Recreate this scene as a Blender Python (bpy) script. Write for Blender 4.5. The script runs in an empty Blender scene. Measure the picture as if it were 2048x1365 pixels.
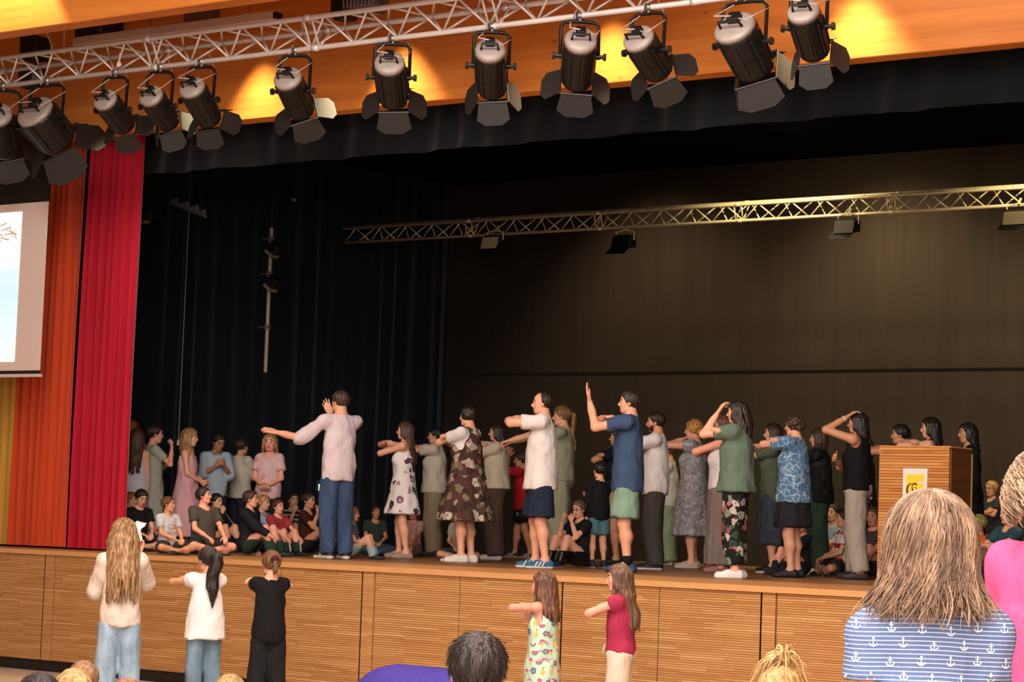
import bpy, bmesh, math, random
import numpy as np
from mathutils import Vector, Matrix
from mathutils.bvhtree import BVHTree

rnd = random.Random(7)
nrs = np.random.RandomState(7)
SC = bpy.context.scene
COL = SC.collection
PI = math.pi

# ------------------------------------------------------------------ camera
FPX = 4600.0
YAW, PITCH, ROLL = 0.6269469, 0.0795573, 0.0351108
CAM = np.array([0.0, -16.519, 1.67])
SZ = 1.24                                   # stage floor height


def cam_axes():
    cy, sy = math.cos(YAW), math.sin(YAW)
    fw = np.array([-sy*math.cos(PITCH), cy*math.cos(PITCH), math.sin(PITCH)])
    rt = np.array([cy, sy, 0.0])
    up = np.cross(rt, fw)
    return (rt*math.cos(ROLL)+up*math.sin(ROLL), -(-rt*math.sin(ROLL)+up*math.cos(ROLL)), fw)


AX, AY, AZ = cam_axes()
cd = bpy.data.cameras.new('camera')
co = bpy.data.objects.new('camera', cd)
COL.objects.link(co)
co.matrix_world = Matrix(((AX[0], -AY[0], -AZ[0], CAM[0]), (AX[1], -AY[1], -AZ[1], CAM[1]),
                          (AX[2], -AY[2], -AZ[2], CAM[2]), (0, 0, 0, 1)))
cd.sensor_width = 36.0
cd.lens = FPX/2048*36.0
cd.clip_end = 200
SC.camera = co

# ------------------------------------------------------------------ world, lights, exposure
SC.view_settings.view_transform = 'Standard'
SC.view_settings.look = 'None'
SC.view_settings.gamma = 1.0
SC.view_settings.exposure = 0.55
SC.view_settings.use_curve_mapping = False
wd = bpy.data.worlds.new('hall_air')
SC.world = wd
wd.use_nodes = True
wd.node_tree.nodes['Background'].inputs[0].default_value = (1.0, 0.93, 0.88, 1)
wd.node_tree.nodes['Background'].inputs[1].default_value = 0.12


def light(name, kind, loc, target, energy, color, size=1.0, size_y=None, angle=60, blend=0.3):
    ld = bpy.data.lights.new(name, kind)
    ld.energy = energy
    ld.color = color
    if kind == 'AREA':
        ld.shape = 'RECTANGLE'
        ld.size = size
        ld.size_y = size_y or size
    else:
        ld.shadow_soft_size = size
    if kind == 'SPOT':
        ld.spot_size = math.radians(angle)
        ld.spot_blend = blend
    o = bpy.data.objects.new(name, ld)
    COL.objects.link(o)
    o.location = loc
    o.rotation_euler = (Vector(target)-Vector(loc)).to_track_quat('-Z', 'Y').to_euler()
    return o


WARM = (1.0, 0.62, 0.28)
# hall ceiling luminaires: three long rows over the audience
for (lx, ly, e) in ((-9.5, -6.0, 520), (-6.0, -11.0, 560), (-3.0, -16.0, 620)):
    light('hall_ceiling_light', 'AREA', (lx, ly, 7.3), (lx-1.5, ly+2.2, 0), e, (1.0, 0.90, 0.82), 7.0, 1.6)
# daylight from the tall windows at the rear of the hall
light('hall_window_light', 'AREA', (2.0, -21.0, 4.2), (-11, 2.0, 2.0), 1100, (1.0, 0.93, 0.90), 7.0, 4.0)
# recessed downlights grazing the timber fascia over the stage
SCALLOP = ((-15.35, 700), (-13.55, 700), (-11.2, 760), (-8.75, 760))
for lx, e in SCALLOP:
    light('fascia_downlight', 'SPOT', (lx, -0.07, 6.72), (lx, -0.05, 0), e*.62, (1.0, 0.80, 0.48), 0.04, angle=66, blend=0.7)
light('beam_downlight', 'SPOT', (-16.45, -2.15, 7.35), (-16.45, -2.13, 0), 500, (1.0, 0.80, 0.48), 0.03, angle=66, blend=0.35)
# working lights above the rear of the stage: they catch the truss and the back drape
for lx, e in ((-16.4, 170), (-13.0, 330), (-9.9, 300)):
    light('stage_work_light', 'SPOT', (lx, 7.6, 6.1), (lx+0.1, 9.4, 4.2), e, (1.0, 0.78, 0.44), 0.12, angle=105, blend=0.9)
for lx in (-13.2, -9.6):
    light('truss_wash', 'SPOT', (lx, 5.9, 6.3), (lx, 7.0, 5.40), 210, (1.0, 0.82, 0.46), 0.08, angle=110, blend=0.9)
# stage wash from the front truss
for lx in (-16.5, -13.5, -10.5):
    light('stage_wash', 'SPOT', (lx, -0.7, 5.3), (lx+0.3, 5.0, 1.6), 130, (1.0, 0.82, 0.66), 0.3, angle=85, blend=0.9)


# ------------------------------------------------------------------ geometry of the view (used to survey real positions)
def ray(x, y):
    return AX*((x-1024)/FPX)+AY*((y-682.5)/FPX)+AZ


def proj(P):
    q = np.asarray(P, float)-CAM
    z = q@AZ
    return (q@AX)/z*FPX+1024, (q@AY)/z*FPX+682.5, z


def on_y(x, y, Y):
    d = ray(x, y)
    return CAM+d*((Y-CAM[1])/d[1])


def on_z(x, y, Z):
    d = ray(x, y)
    return CAM+d*((Z-CAM[2])/d[2])


# ------------------------------------------------------------------ materials
def lin(h):
    if not isinstance(h, str):
        return tuple(h)+((1.0,) if len(h) == 3 else ())
    h = h.lstrip('#')
    c = [int(h[i:i+2], 16)/255 for i in (0, 2, 4)]
    return tuple((x/12.92 if x <= 0.04045 else ((x+0.055)/1.055)**2.4) for x in c)+(1.0,)


class NT:
    def __init__(s, name):
        s.m = bpy.data.materials.new(name)
        s.m.use_nodes = True
        s.t = s.m.node_tree
        s.b = s.t.nodes['Principled BSDF']
        s._tc = None

    def n(s, typ, **kw):
        nd = s.t.nodes.new(typ)
        for k, v in kw.items():
            if k.startswith('i_'):
                key = k[2:]
                nd.inputs[int(key) if key.isdigit() else key].default_value = v
            else:
                setattr(nd, k, v)
        return nd

    def l(s, a, b):
        s.t.links.new(a, b)

    def tc(s):
        if s._tc is None:
            s._tc = s.n('ShaderNodeTexCoord').outputs['Object']
        return s._tc

    def mapped(s, scale=(1, 1, 1), loc=(0, 0, 0), rot=(0, 0, 0)):
        mp = s.n('ShaderNodeMapping')
        mp.inputs['Scale'].default_value = scale
        mp.inputs['Location'].default_value = loc
        mp.inputs['Rotation'].default_value = rot
        s.l(s.tc(), mp.inputs[0])
        return mp.outputs[0]

    def noise(s, vec, scale, detail=3, rough=0.55):
        nd = s.n('ShaderNodeTexNoise')
        nd.inputs['Scale'].default_value = scale
        nd.inputs['Detail'].default_value = detail
        nd.inputs['Roughness'].default_value = rough
        s.l(vec, nd.inputs['Vector'])
        return nd.outputs['Fac']

    def math(s, op, a, b=None, c=None):
        nd = s.n('ShaderNodeMath', operation=op)
        for i, v in enumerate((a, b, c)):
            if v is None:
                continue
            if hasattr(v, 'is_linked') or hasattr(v, 'links'):
                s.l(v, nd.inputs[i])
            else:
                nd.inputs[i].default_value = v
        return nd.outputs[0]

    def ramp(s, fac, stops, interp='LINEAR'):
        nd = s.n('ShaderNodeValToRGB')
        cr = nd.color_ramp
        cr.interpolation = interp
        while len(cr.elements) < len(stops):
            cr.elements.new(0.5)
        for e, (p, c) in zip(cr.elements, stops):
            e.position = p
            e.color = lin(c)
        s.l(fac, nd.inputs[0])
        return nd.outputs[0]

    def mix(s, fac, a, b, mode='MIX'):
        nd = s.n('ShaderNodeMix', data_type='RGBA', blend_type=mode)
        for sock, v in ((nd.inputs[0], fac), (nd.inputs[6], a), (nd.inputs[7], b)):
            if hasattr(v, 'links'):
                s.l(v, sock)
            elif sock is nd.inputs[0]:
                sock.default_value = v
            else:
                sock.default_value = lin(v)
        return nd.outputs[2]

    def bump(s, h, strength=0.3, dist=0.01):
        nd = s.n('ShaderNodeBump')
        nd.inputs['Strength'].default_value = strength
        nd.inputs['Distance'].default_value = dist
        s.l(h, nd.inputs['Height'])
        s.l(nd.outputs[0], s.b.inputs['Normal'])

    def col(s, c):
        if hasattr(c, 'links'):
            s.l(c, s.b.inputs['Base Color'])
        else:
            s.b.inputs['Base Color'].default_value = lin(c)

    def set(s, rough=0.6, metal=0.0, spec=0.5, sheen=0.0):
        s.b.inputs['Roughness'].default_value = rough
        s.b.inputs['Metallic'].default_value = metal
        s.b.inputs['Specular IOR Level'].default_value = spec
        if sheen:
            s.b.inputs['Sheen Weight'].default_value = sheen
        return s.m


_MC = {}


def plain(c, rough=0.6, metal=0.0, spec=0.4, var=0.10, name=None):
    key = ('plain', c, rough, metal, spec)
    if key not in _MC:
        t = NT(name or 'paint_'+c.strip('#'))
        f = t.noise(t.tc(), 9.0, 4)
        cc = lin(c)
        d = tuple(max(0, x*(1-var)) for x in cc[:3])+(1,)
        u = tuple(min(1, x*(1+var)) for x in cc[:3])+(1,)
        t.col(t.mix(f, d, u))
        _MC[key] = t.set(rough, metal, spec)
    return _MC[key]


def fabric(c, var=0.16, weave=260.0):
    key = ('fabric', c)
    if key not in _MC:
        t = NT('cloth_'+c.strip('#'))
        f = t.noise(t.tc(), 5.0, 4)
        cc = lin(c)
        d = tuple(max(0, x*(1-var)) for x in cc[:3])+(1,)
        u = tuple(min(1, x*(1+var)) for x in cc[:3])+(1,)
        t.col(t.mix(f, d, u))
        w = t.noise(t.mapped((1, 1, 0.45)), 16.0, 3)
        t.bump(w, 0.55, 0.035)
        _MC[key] = t.set(0.85, 0, 0.2)
    return _MC[key]


def denim(c, name='denim'):
    key = ('denim', c)
    if key not in _MC:
        t = NT(name+c.strip('#'))
        f = t.noise(t.mapped((1, 1, .35)), 7.0, 5, .65)
        cc = lin(c)
        d = tuple(x*.72 for x in cc[:3])+(1,)
        u = tuple(min(1, x*1.35) for x in cc[:3])+(1,)
        t.col(t.ramp(f, ((.35, d), (.65, u))))
        t.bump(t.noise(t.mapped((1, 1, .5)), 14, 3), 0.6, 0.035)
        _MC[key] = t.set(0.85, 0, 0.2)
    return _MC[key]


def floral(bg, cols, scale=14.0, cover=0.5, seed=0.0):
    """print of irregular blossoms and leaves in several colours on a ground colour"""
    t = NT('floral_print')
    v = t.mapped((1, 1, 1), (seed, seed*.7, seed*1.3))
    wob = t.n('ShaderNodeTexNoise')
    wob.inputs['Scale'].default_value = scale*1.3
    t.l(v, wob.inputs['Vector'])
    add = t.n('ShaderNodeVectorMath', operation='MULTIPLY_ADD')
    t.l(wob.outputs['Color'], add.inputs[0])
    add.inputs[1].default_value = (1.1/scale,)*3
    t.l(v, add.inputs[2])
    vo = t.n('ShaderNodeTexVoronoi')
    vo.inputs['Scale'].default_value = scale
    t.l(add.outputs[0], vo.inputs['Vector'])
    sep = t.n('ShaderNodeSeparateColor')
    t.l(vo.outputs['Color'], sep.inputs[0])
    k = len(cols)
    pal = t.ramp(sep.outputs[0], [(i/k, c) for i, c in enumerate(cols)], 'CONSTANT')
    rim = t.math('LESS_THAN', vo.outputs['Distance'], cover)
    core = t.math('LESS_THAN', vo.outputs['Distance'], cover*.38)
    c1 = t.mix(rim, bg, pal)
    c2 = t.mix(t.math('MULTIPLY', core, 0.55), c1, bg)
    t.col(c2)
    t.bump(t.noise(t.mapped((1, 1, .45)), 15, 3), 0.5, 0.03)
    return t.set(0.85, 0, 0.2)


def veined(bg, fg, scale=16.0, width=0.05):
    """branching light line print on a coloured ground"""
    t = NT('branch_print')
    vo = t.n('ShaderNodeTexVoronoi', feature='DISTANCE_TO_EDGE')
    vo.inputs['Scale'].default_value = scale
    wob = t.n('ShaderNodeTexNoise')
    wob.inputs['Scale'].default_value = scale
    t.l(t.tc(), wob.inputs['Vector'])
    add = t.n('ShaderNodeVectorMath', operation='MULTIPLY_ADD')
    t.l(wob.outputs['Color'], add.inputs[0])
    add.inputs[1].default_value = (1.4/scale,)*3
    t.l(t.tc(), add.inputs[2])
    t.l(add.outputs[0], vo.inputs['Vector'])
    t.col(t.mix(t.math('LESS_THAN', vo.outputs['Distance'], width), bg, fg))
    t.bump(t.noise(t.mapped((1, 1, .45)), 15, 3), 0.5, 0.03)
    return t.set(0.85, 0, 0.2)


def striped(bg, fg, pitch, frac, axis='Z', wob=0.0):
    t = NT('striped_jersey')
    sx = t.n('ShaderNodeSeparateXYZ')
    t.l(t.tc(), sx.inputs[0])
    c = sx.outputs[axis]
    if wob:
        c = t.math('ADD', c, t.math('MULTIPLY', t.noise(t.mapped((1, 1, .2)), 3.0, 2), wob))
    fr = t.math('FRACT', t.math('DIVIDE', c, pitch))
    base = t.mix(t.noise(t.tc(), 140, 2), tuple(x*.8 for x in lin(bg)[:3]), tuple(min(1, x*1.2) for x in lin(bg)[:3]))
    t.col(t.mix(t.math('LESS_THAN', fr, frac), base, fg))
    t.bump(t.noise(t.mapped((1, 1, .5)), 11, 3), 0.5, 0.03)
    return t.set(0.85, 0, 0.2)


def hairmat(c, c2=None, fine=55.0):
    key = ('hair', c, c2)
    if key not in _MC:
        t = NT('hair_'+c.strip('#'))
        f = t.noise(t.mapped((1, 1, .12)), fine, 3, .6)
        cc = lin(c)
        hi = lin(c2) if c2 else tuple(min(1, x*1.9+.01) for x in cc[:3])+(1,)
        t.col(t.ramp(f, ((.36, tuple(x*.6 for x in cc[:3])), (.5, cc), (.68, hi))))
        t.bump(f, 0.7, 0.02)
        _MC[key] = t.set(0.42, 0, 0.45)
    return _MC[key]


SKIN = {'light': '#e3aa8b', 'pink': '#e6a58c', 'mid': '#cf9672', 'tan': '#b57f59', 'brown': '#8a5a3c'}


def skinmat(k):
    key = ('skin', k)
    if key not in _MC:
        t = NT('skin_'+k)
        cc = lin(SKIN[k])
        f = t.noise(t.tc(), 14, 3)
        t.col(t.mix(f, tuple(x*m for x, m in zip(cc[:3], (.90, .84, .82))), tuple(min(1, x*m) for x, m in zip(cc[:3], (1.05, 1.05, 1.05)))))
        t.b.inputs['Subsurface Weight'].default_value = 0.08
        t.b.inputs['Subsurface Radius'].default_value = (.012, .005, .003)
        _MC[key] = t.set(0.5, 0, 0.4)
    return _MC[key]


def wood_slats(name, cols, pitch, chunk, dirt=0.0):
    """oiled hardwood strips: every short stave has its own tone; object coordinates run along X and Z"""
    t = NT(name)
    sx = t.n('ShaderNodeSeparateXYZ')
    t.l(t.tc(), sx.inputs[0])
    row = t.math('FLOOR', t.math('DIVIDE', sx.outputs['Z'], pitch))
    wn = t.n('ShaderNodeTexWhiteNoise', noise_dimensions='1D')
    t.l(row, wn.inputs['W'])
    xx = t.math('FLOOR', t.math('ADD', t.math('DIVIDE', t.math('ADD', sx.outputs['X'], t.math('MULTIPLY', sx.outputs['Y'], 1.3)), chunk), t.math('MULTIPLY', wn.outputs['Value'], 17.0)))
    cmb = t.n('ShaderNodeCombineXYZ')
    t.l(row, cmb.inputs[0])
    t.l(xx, cmb.inputs[1])
    w2 = t.n('ShaderNodeTexWhiteNoise', noise_dimensions='2D')
    t.l(cmb.outputs[0], w2.inputs['Vector'])
    base = t.ramp(w2.outputs['Value'], [(i/(len(cols)-1), c) for i, c in enumerate(cols)])
    g = t.noise(t.mapped((1.2, 1.2, 55)), 6.0, 4, .6)
    t.col(t.mix(t.math('MULTIPLY', g, .35), base, tuple(x*.55 for x in lin(cols[0])[:3])))
    t.bump(g, .15, .004)
    return t.set(0.42, 0, 0.45)


def timber(name, c1, c2, knot='#8a4a1c'):
    t = NT(name)
    g = t.noise(t.mapped((0.6, 0.6, 9)), 2.2, 5, .6)
    base = t.ramp(g, ((.3, c1), (.7, c2)))
    sx = t.n('ShaderNodeSeparateXYZ')
    t.l(t.tc(), sx.inputs[0])
    vo = t.n('ShaderNodeTexVoronoi')
    vo.inputs['Scale'].default_value = 1.0
    t.l(t.mapped((2.2, 2.2, 4.4)), vo.inputs['Vector'])
    kn = t.ramp(vo.outputs['Distance'], ((.0, (1, 1, 1)), (.055, (.6, .6, .6)), (.085, (0, 0, 0))))
    lam = t.math('LESS_THAN', t.math('FRACT', t.math('DIVIDE', sx.outputs['Z'], .22)), .02)
    b2 = t.mix(t.math('MULTIPLY', lam, .35), base, knot)
    t.col(t.mix(t.math('MULTIPLY', kn, .75), b2, knot))
    return t.set(0.5, 0, 0.35)


def drape(name, c, fold=0.0):
    t = NT(name)
    f = t.noise(t.mapped((6, 6, .25)), 2.0, 3)
    cc = lin(c)
    t.col(t.mix(f, tuple(x*.7 for x in cc[:3]), tuple(x*1.3 for x in cc[:3])))
    return t.set(0.95, 0, 0.08, 0.15)


# ------------------------------------------------------------------ mesh helpers
def tag(o, label=None, cat=None, group=None, kind=None):
    if label:
        o['label'] = label
    if cat:
        o['category'] = cat
    if group:
        o['group'] = group
    if kind:
        o['kind'] = kind
    return o


def empty(name, loc=(0, 0, 0), rz=0.0):
    o = bpy.data.objects.new(name, None)
    COL.objects.link(o)
    o.location = loc
    o.rotation_euler = (0, 0, rz)
    o.empty_display_size = .1
    return o


def from_me(name, me, parent=None):
    o = bpy.data.objects.new(name, me)
    COL.objects.link(o)
    if parent is not None:
        o.parent = parent
    return o


def obj(name, bm, m, parent=None, smooth=False, loc=None):
    me = bpy.data.meshes.new(name)
    bm.normal_update()
    bm.to_mesh(me)
    bm.free()
    for x in (m if isinstance(m, (list, tuple)) else [m]):
        me.materials.append(x)
    if smooth:
        me.shade_smooth()
    o = from_me(name, me, parent)
    if loc is not None:
        o.location = loc
    return o


def box(bm, lo, hi, mi=0, bevel=0.0):
    lo, hi = np.minimum(lo, hi), np.maximum(lo, hi)
    r = bmesh.ops.create_cube(bm, size=1.0, matrix=Matrix.Translation(Vector((np.array(lo)+hi)/2)) @ Matrix.Diagonal((*(np.array(hi)-lo), 1)))
    fs = set(f for v in r['verts'] for f in v.link_faces)
    for f in fs:
        f.material_index = mi
    if bevel:
        es = list({e for v in r['verts'] for e in v.link_edges})
        bmesh.ops.bevel(bm, geom=es, offset=bevel, segments=1, affect='EDGES')
    return r['verts']


def tube(bm, a, b, ra, rb=None, seg=10, mi=0, caps=True):
    a, b = Vector(a), Vector(b)
    rb = ra if rb is None else rb
    d = b-a
    q = d.to_track_quat('Z', 'Y').to_matrix().to_4x4()
    r = bmesh.ops.create_cone(bm, cap_ends=caps, segments=seg, radius1=ra, radius2=max(rb, 1e-5), depth=d.length, matrix=Matrix.Translation((a+b)/2) @ q)
    for f in {f for v in r['verts'] for f in v.link_faces}:
        f.material_index = mi
    return r['verts']


def path(bm, pts, r, seg=6, mi=0):
    """bent round bar through the points"""
    pts = [Vector(p) for p in pts]
    rings = []
    up = Vector((0.13, 0.21, 0.97))
    for i, p in enumerate(pts):
        t = (pts[min(i+1, len(pts)-1)]-pts[max(i-1, 0)]).normalized()
        u = t.cross(up)
        if u.length < .1:
            u = t.cross(Vector((1, 0, 0)))
        u.normalize()
        w = t.cross(u)
        rr = r[i] if isinstance(r, (list, tuple)) else r
        rings.append([bm.verts.new(p+(u*math.cos(k*2*PI/seg)+w*math.sin(k*2*PI/seg))*rr) for k in range(seg)])
    for A, B in zip(rings, rings[1:]):
        for k in range(seg):
            f = bm.faces.new((A[k], A[(k+1) % seg], B[(k+1) % seg], B[k]))
            f.material_index = mi
    for R_ in (rings[0], rings[-1]):
        try:
            bm.faces.new(R_).material_index = mi
        except ValueError:
            pass


def quads_mesh(name, V, F, mats, mi=None, smooth=True):
    me = bpy.data.meshes.new(name)
    n, k = len(V), len(F)
    me.vertices.add(n)
    me.vertices.foreach_set('co', np.ascontiguousarray(V, np.float32).ravel())
    me.loops.add(k*4)
    me.loops.foreach_set('vertex_index', np.ascontiguousarray(F, np.int32).ravel())
    me.polygons.add(k)
    me.polygons.foreach_set('loop_start', np.arange(0, k*4, 4, dtype=np.int32))
    me.polygons.foreach_set('loop_total', np.full(k, 4, np.int32))
    for m in mats:
        me.materials.append(m)
    if mi is not None:
        me.polygons.foreach_set('material_index', np.ascontiguousarray(mi, np.int32))
    me.polygons.foreach_set('use_smooth', np.full(k, smooth, bool))
    me.update(calc_edges=True)
    return me


def tubes_np(P, R0, sides=5):
    """many strands: P (n, k, 3) nodes, R0 (n, k) radii -> V, F"""
    n, k, _ = P.shape
    T = np.gradient(P, axis=1)
    T /= np.linalg.norm(T, axis=2, keepdims=True)+1e-9
    ref = np.zeros_like(T)
    ref[..., 0] = .43
    ref[..., 1] = .87
    ref[..., 2] = .24
    U = np.cross(T, ref)
    U /= np.linalg.norm(U, axis=2, keepdims=True)+1e-9
    W = np.cross(T, U)
    a = np.arange(sides)*2*PI/sides
    V = P[:, :, None]+R0[:, :, None, None]*(U[:, :, None]*np.cos(a)[None, None, :, None]+W[:, :, None]*np.sin(a)[None, None, :, None])
    idx = np.arange(n*k*sides).reshape(n, k, sides)
    A = idx[:, :-1]
    B = idx[:, 1:]
    F = np.stack([A, np.roll(A, -1, 2), np.roll(B, -1, 2), B], -1).reshape(-1, 4)
    return V.reshape(-1, 3), F

# ================================================================== THE SETTING
BLACK = drape('black_molton', '#15140f')
NAVY = drape('black_blue_molton', '#151a21')
PELM = drape('pelmet_molton', '#0f1216')
BROWNB = drape('black_back_drape', '#2e2620')
OAK = wood_slats('oak_strips', ('#b17a45', '#bf8a54', '#c9965e', '#b8824c', '#d4a56d'), 0.0205, 0.42)
OAKR = timber('oak_rail', '#b88250', '#c8945e')
SPRUCE = timber('spruce_glulam', '#c87430', '#d6883c')
STAGEWOOD = wood_slats('stage_boards', ('#996a42', '#a87549', '#9e6e42'), 5.0, 0.09)
PLINTH = plain('#17120f', .6)
VINYL = plain('#b3a08f', .35, var=.04)
PLASTER = plain('#c9b7a2', .8)


def structure(name, bm, m, parent=None, smooth=False):
    o = obj(name, bm, m, parent, smooth)
    if parent is None:
        o['kind'] = 'structure'
    return o


def slab(name, lo, hi, m, parent=None, bevel=0.0):
    bm = bmesh.new()
    box(bm, lo, hi, 0, bevel)
    return structure(name, bm, m, parent)


slab('floor', (-24, -24, -.1), (4, 0.0, 0), VINYL)
slab('floor_stage', (-21.2, -.03, SZ-.05), (-3, 9.7, SZ), STAGEWOOD, bevel=.006)
slab('wall_hall_left', (-24.2, -24, 0), (-24, 0.5, 7.6), PLASTER)
slab('wall_hall_right', (4, -24, 0), (4.2, 0.5, 7.6), PLASTER)
slab('wall_hall_rear', (-24.2, -24.2, 0), (4.2, -24, 7.6), PLASTER)
slab('ceiling', (-24.2, -24.2, 7.5), (4.2, 0.6, 7.7), timber('spruce_ceiling', '#c08048', '#cc9058'))
slab('ceiling_stage', (-21.2, .5, 6.5), (-3, 9.8, 6.6), plain('#080807', .95, 0, .05))
slab('wall_stage_right', (-3.1, .5, SZ), (-3.0, 9.8, 6.5), BLACK)
slab('trim_1', (-24, .30, 5.61), (4, .51, 7.5), SPRUCE, bevel=.008)       # glulam fascia over the stage opening
slab('trim_2', (-24, -1.92, 6.17), (-9, -1.70, 7.5), SPRUCE, bevel=.008)  # second glulam beam in the hall
slab('wall_hall_front', (-24, .30, 0), (-20.9, .5, 5.61), PLASTER)
slab('baseboard_stage', (-21.2, .02, 0), (-3, .08, .112), PLINTH)

# --- stage front: doors of narrow oak strips between posts
front = empty('wall_stage_front')
front['kind'] = 'structure'
THICK, THIN = .017, .007
edges = [(-20.9, THIN), (-19.9, THIN), (-18.85, THIN), (-17.80, THICK), (-17.65, THICK), (-16.70, THIN), (-15.69, THIN), (-14.57, THIN),
         (-13.57, THICK), (-13.42, THICK), (-12.44, THIN), (-11.33, THICK), (-10.34, THIN), (-9.36, THICK), (-9.22, THICK), (-8.2, THIN),
         (-7.15, THIN), (-6.1, THIN), (-5.1, THICK), (-4.95, THICK), (-3.9, THIN)]
PZ0, PZ1, PITCH = .113, 1.186, .0205
for (xa, ga), (xb, gb) in zip(edges, edges[1:]):
    lo, hi = xa+ga/2, xb-gb/2
    post = hi-lo < .3
    bm = bmesh.new()
    box(bm, (lo, .0, PZ0), (hi, .05, PZ1+(.052 if post else 0)), 0)
    pn = obj('post' if post else 'panel', bm, [OAKR if post else PLINTH], front)
    bm = bmesh.new()
    k = 0
    z = PZ0
    while z < PZ1-.004:
        z1 = min((math.floor(z/PITCH+1e-6)+1)*PITCH, PZ1)
        box(bm, (lo, -.007+nrs.uniform(-.0008, .0008), z+.0017), (hi, .002, z1-.0017))
        z = z1
    s = obj('slats', bm, [OAK], pn)
    s['kind'] = 'stuff'
bm = bmesh.new()
box(bm, (-21.2, .03, .1), (-3, .10, 1.19))
obj('backing', bm, [PLINTH], front)
bm = bmesh.new()
box(bm, (-21.2, -.02, 1.193), (-3, .04, SZ-.052), bevel=.004)
obj('top_rail', bm, [OAKR], front)
bm = bmesh.new()
box(bm, (-21.2, -.034, SZ-.05), (-3, -.03, SZ-.004))
obj('nosing', bm, [plain('#c99560', .35)], front)


# --- drapes
def pleat_sheet(name, m, a, b, z0, z1, amp, lam, parent=None, kind=None, seed=0, hem=0.0, sub=7, nz=10):
    """hanging cloth between ground points a and b, folded about its line"""
    r = np.random.RandomState(seed)
    a, b = np.array(a, float), np.array(b, float)
    L = np.linalg.norm(b-a)
    n = max(8, int(L/lam*sub))
    s = np.linspace(0, L, n)
    d = (b-a)/L
    nn = np.array((-d[1], d[0]))
    ph = 2*PI*s/lam+1.4*np.sin(s*2.1+seed)+1.1*np.sin(s*5.3+seed*2)
    A = amp*(.65+.35*np.sin(s*3.1+seed*1.7))
    V = []
    for k in range(nz+1):
        t = k/nz
        z = z1+(z0-z1)*t
        off = A*np.sin(ph+.25*np.sin(t*3+s*1.5))*(0.55+.45*min(1, t*3))+amp*.25*np.sin(s*17+t*4)
        xy = a[None]+d[None]*s[:, None]+nn[None]*off[:, None]
        zz = np.full(n, z)+(hem*np.sin(s*6.0)*(t == 1) if hem else 0)
        V.append(np.column_stack([xy, zz]))
    V = np.concatenate(V)
    I = np.arange((nz+1)*n).reshape(nz+1, n)
    F = np.stack([I[:-1, :-1], I[1:, :-1], I[1:, 1:], I[:-1, 1:]], -1).reshape(-1, 4)
    o = from_me(name, quads_mesh(name, V, F, [m]), parent)
    if kind:
        o['kind'] = kind
    return o


bk = empty('wall_stage_back')
bk['kind'] = 'structure'
ZSEAM = float(on_y(1300, 744.4, 9.45)[2])
bm = bmesh.new()
box(bm, (-21.2, 9.45, ZSEAM+.004), (-3, 9.6, 6.5))
obj('upper_cloth', bm, [BROWNB], bk)
bm = bmesh.new()
box(bm, (-21.2, 9.46, SZ), (-3, 9.6, ZSEAM-.004))
obj('lower_cloth', bm, [BROWNB], bk)
bm = bmesh.new()
box(bm, (-21.2, 9.435, ZSEAM-.012), (-3, 9.47, ZSEAM+.0))
obj('seam', bm, [BLACK], bk)
XL = float(on_y(889, 700, 9.4)[0])
pleat_sheet('wall_stage_left', NAVY, (XL, 9.44), (XL-1.0, .62), SZ, 6.5, .032, .33, kind='structure', seed=3)
slab('wall_stage_wing', (XL-1.5, .5, SZ), (XL-1.4, 9.6, 6.5), BLACK)
bm = bmesh.new()
box(bm, (XL-.015, 9.30, SZ), (XL+.03, 9.345, 6.5))
structure('trim_3', bm, plain('#3a4046', .5))                              # grey pipe edge where side and back drapes meet

HEM = float(on_y(1543, 244, .85)[2])
pel = pleat_sheet('black_pelmet', PELM, (XL+.12, .85), (-3.2, .85), HEM, 6.0, .035, .45, seed=11, hem=.012)
tag(pel, 'black cloth pelmet hanging just behind the timber fascia', 'pelmet')
bm = bmesh.new()
box(bm, (XL+.15, 2.6, 5.62), (-3.2, 2.63, 6.49))
tag(obj('black_border', bm, BLACK), 'plain black border cloth hanging deeper over the stage', 'stage border')

# --- main curtain
xg = [float(on_y(px, 1085, .72)[0]) for px in (22, 135, 252)]
cur = tag(empty('stage_curtain', (xg[1], .72, SZ)), 'drawn stage curtain shading from gold over orange to crimson beside screen', 'curtain')
CUR = []
for nm, x0, x1, c, lam, sd in (('gold_panel', xg[0]-1.3, xg[0], '#b98a2c', .16, 1), ('orange_panel', xg[0]+.01, xg[1], '#bd421f', .115, 5), ('crimson_panel', xg[1]+.01, xg[2], '#ad152c', .115, 8)):
    t = NT('velvet_'+nm)
    f = t.noise(t.mapped((9, 9, .3)), 1.6, 3)
    cc = lin(c)
    t.col(t.mix(f, tuple(x*.6 for x in cc[:3]), tuple(min(1, x*1.35) for x in cc[:3])))  # upright streaks put extra fold shading into the velvet colour
    m = t.set(.8, 0, .12, .25)
    o = pleat_sheet(nm, m, (x0, .72), (x1, .72), SZ+.02, 5.9, .066, lam, seed=sd, sub=10, nz=14)
    o.parent = cur
    o.matrix_parent_inverse = Matrix.Translation((-xg[1], -.72, -SZ))

# --- projection screen
YS = -.18
tr, br_ = on_y(96, 403, YS), on_y(79.5, 741, YS)
sx1, zt, zb = float(tr[0]), float(tr[2]), float(br_[2])
scr = tag(empty('projection_screen', (sx1-1.5, YS, zb)), 'projection screen with pale border hanging before the curtain', 'screen')


def kid(o, par):
    o.parent = par
    o.matrix_parent_inverse = Matrix.Translation(par.location).inverted()
    return o


def part(name, m, par, lo, hi, bevel=0.0):
    bm = bmesh.new()
    box(bm, lo, hi, 0, bevel)
    return kid(obj(name, bm, m), par)


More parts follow.
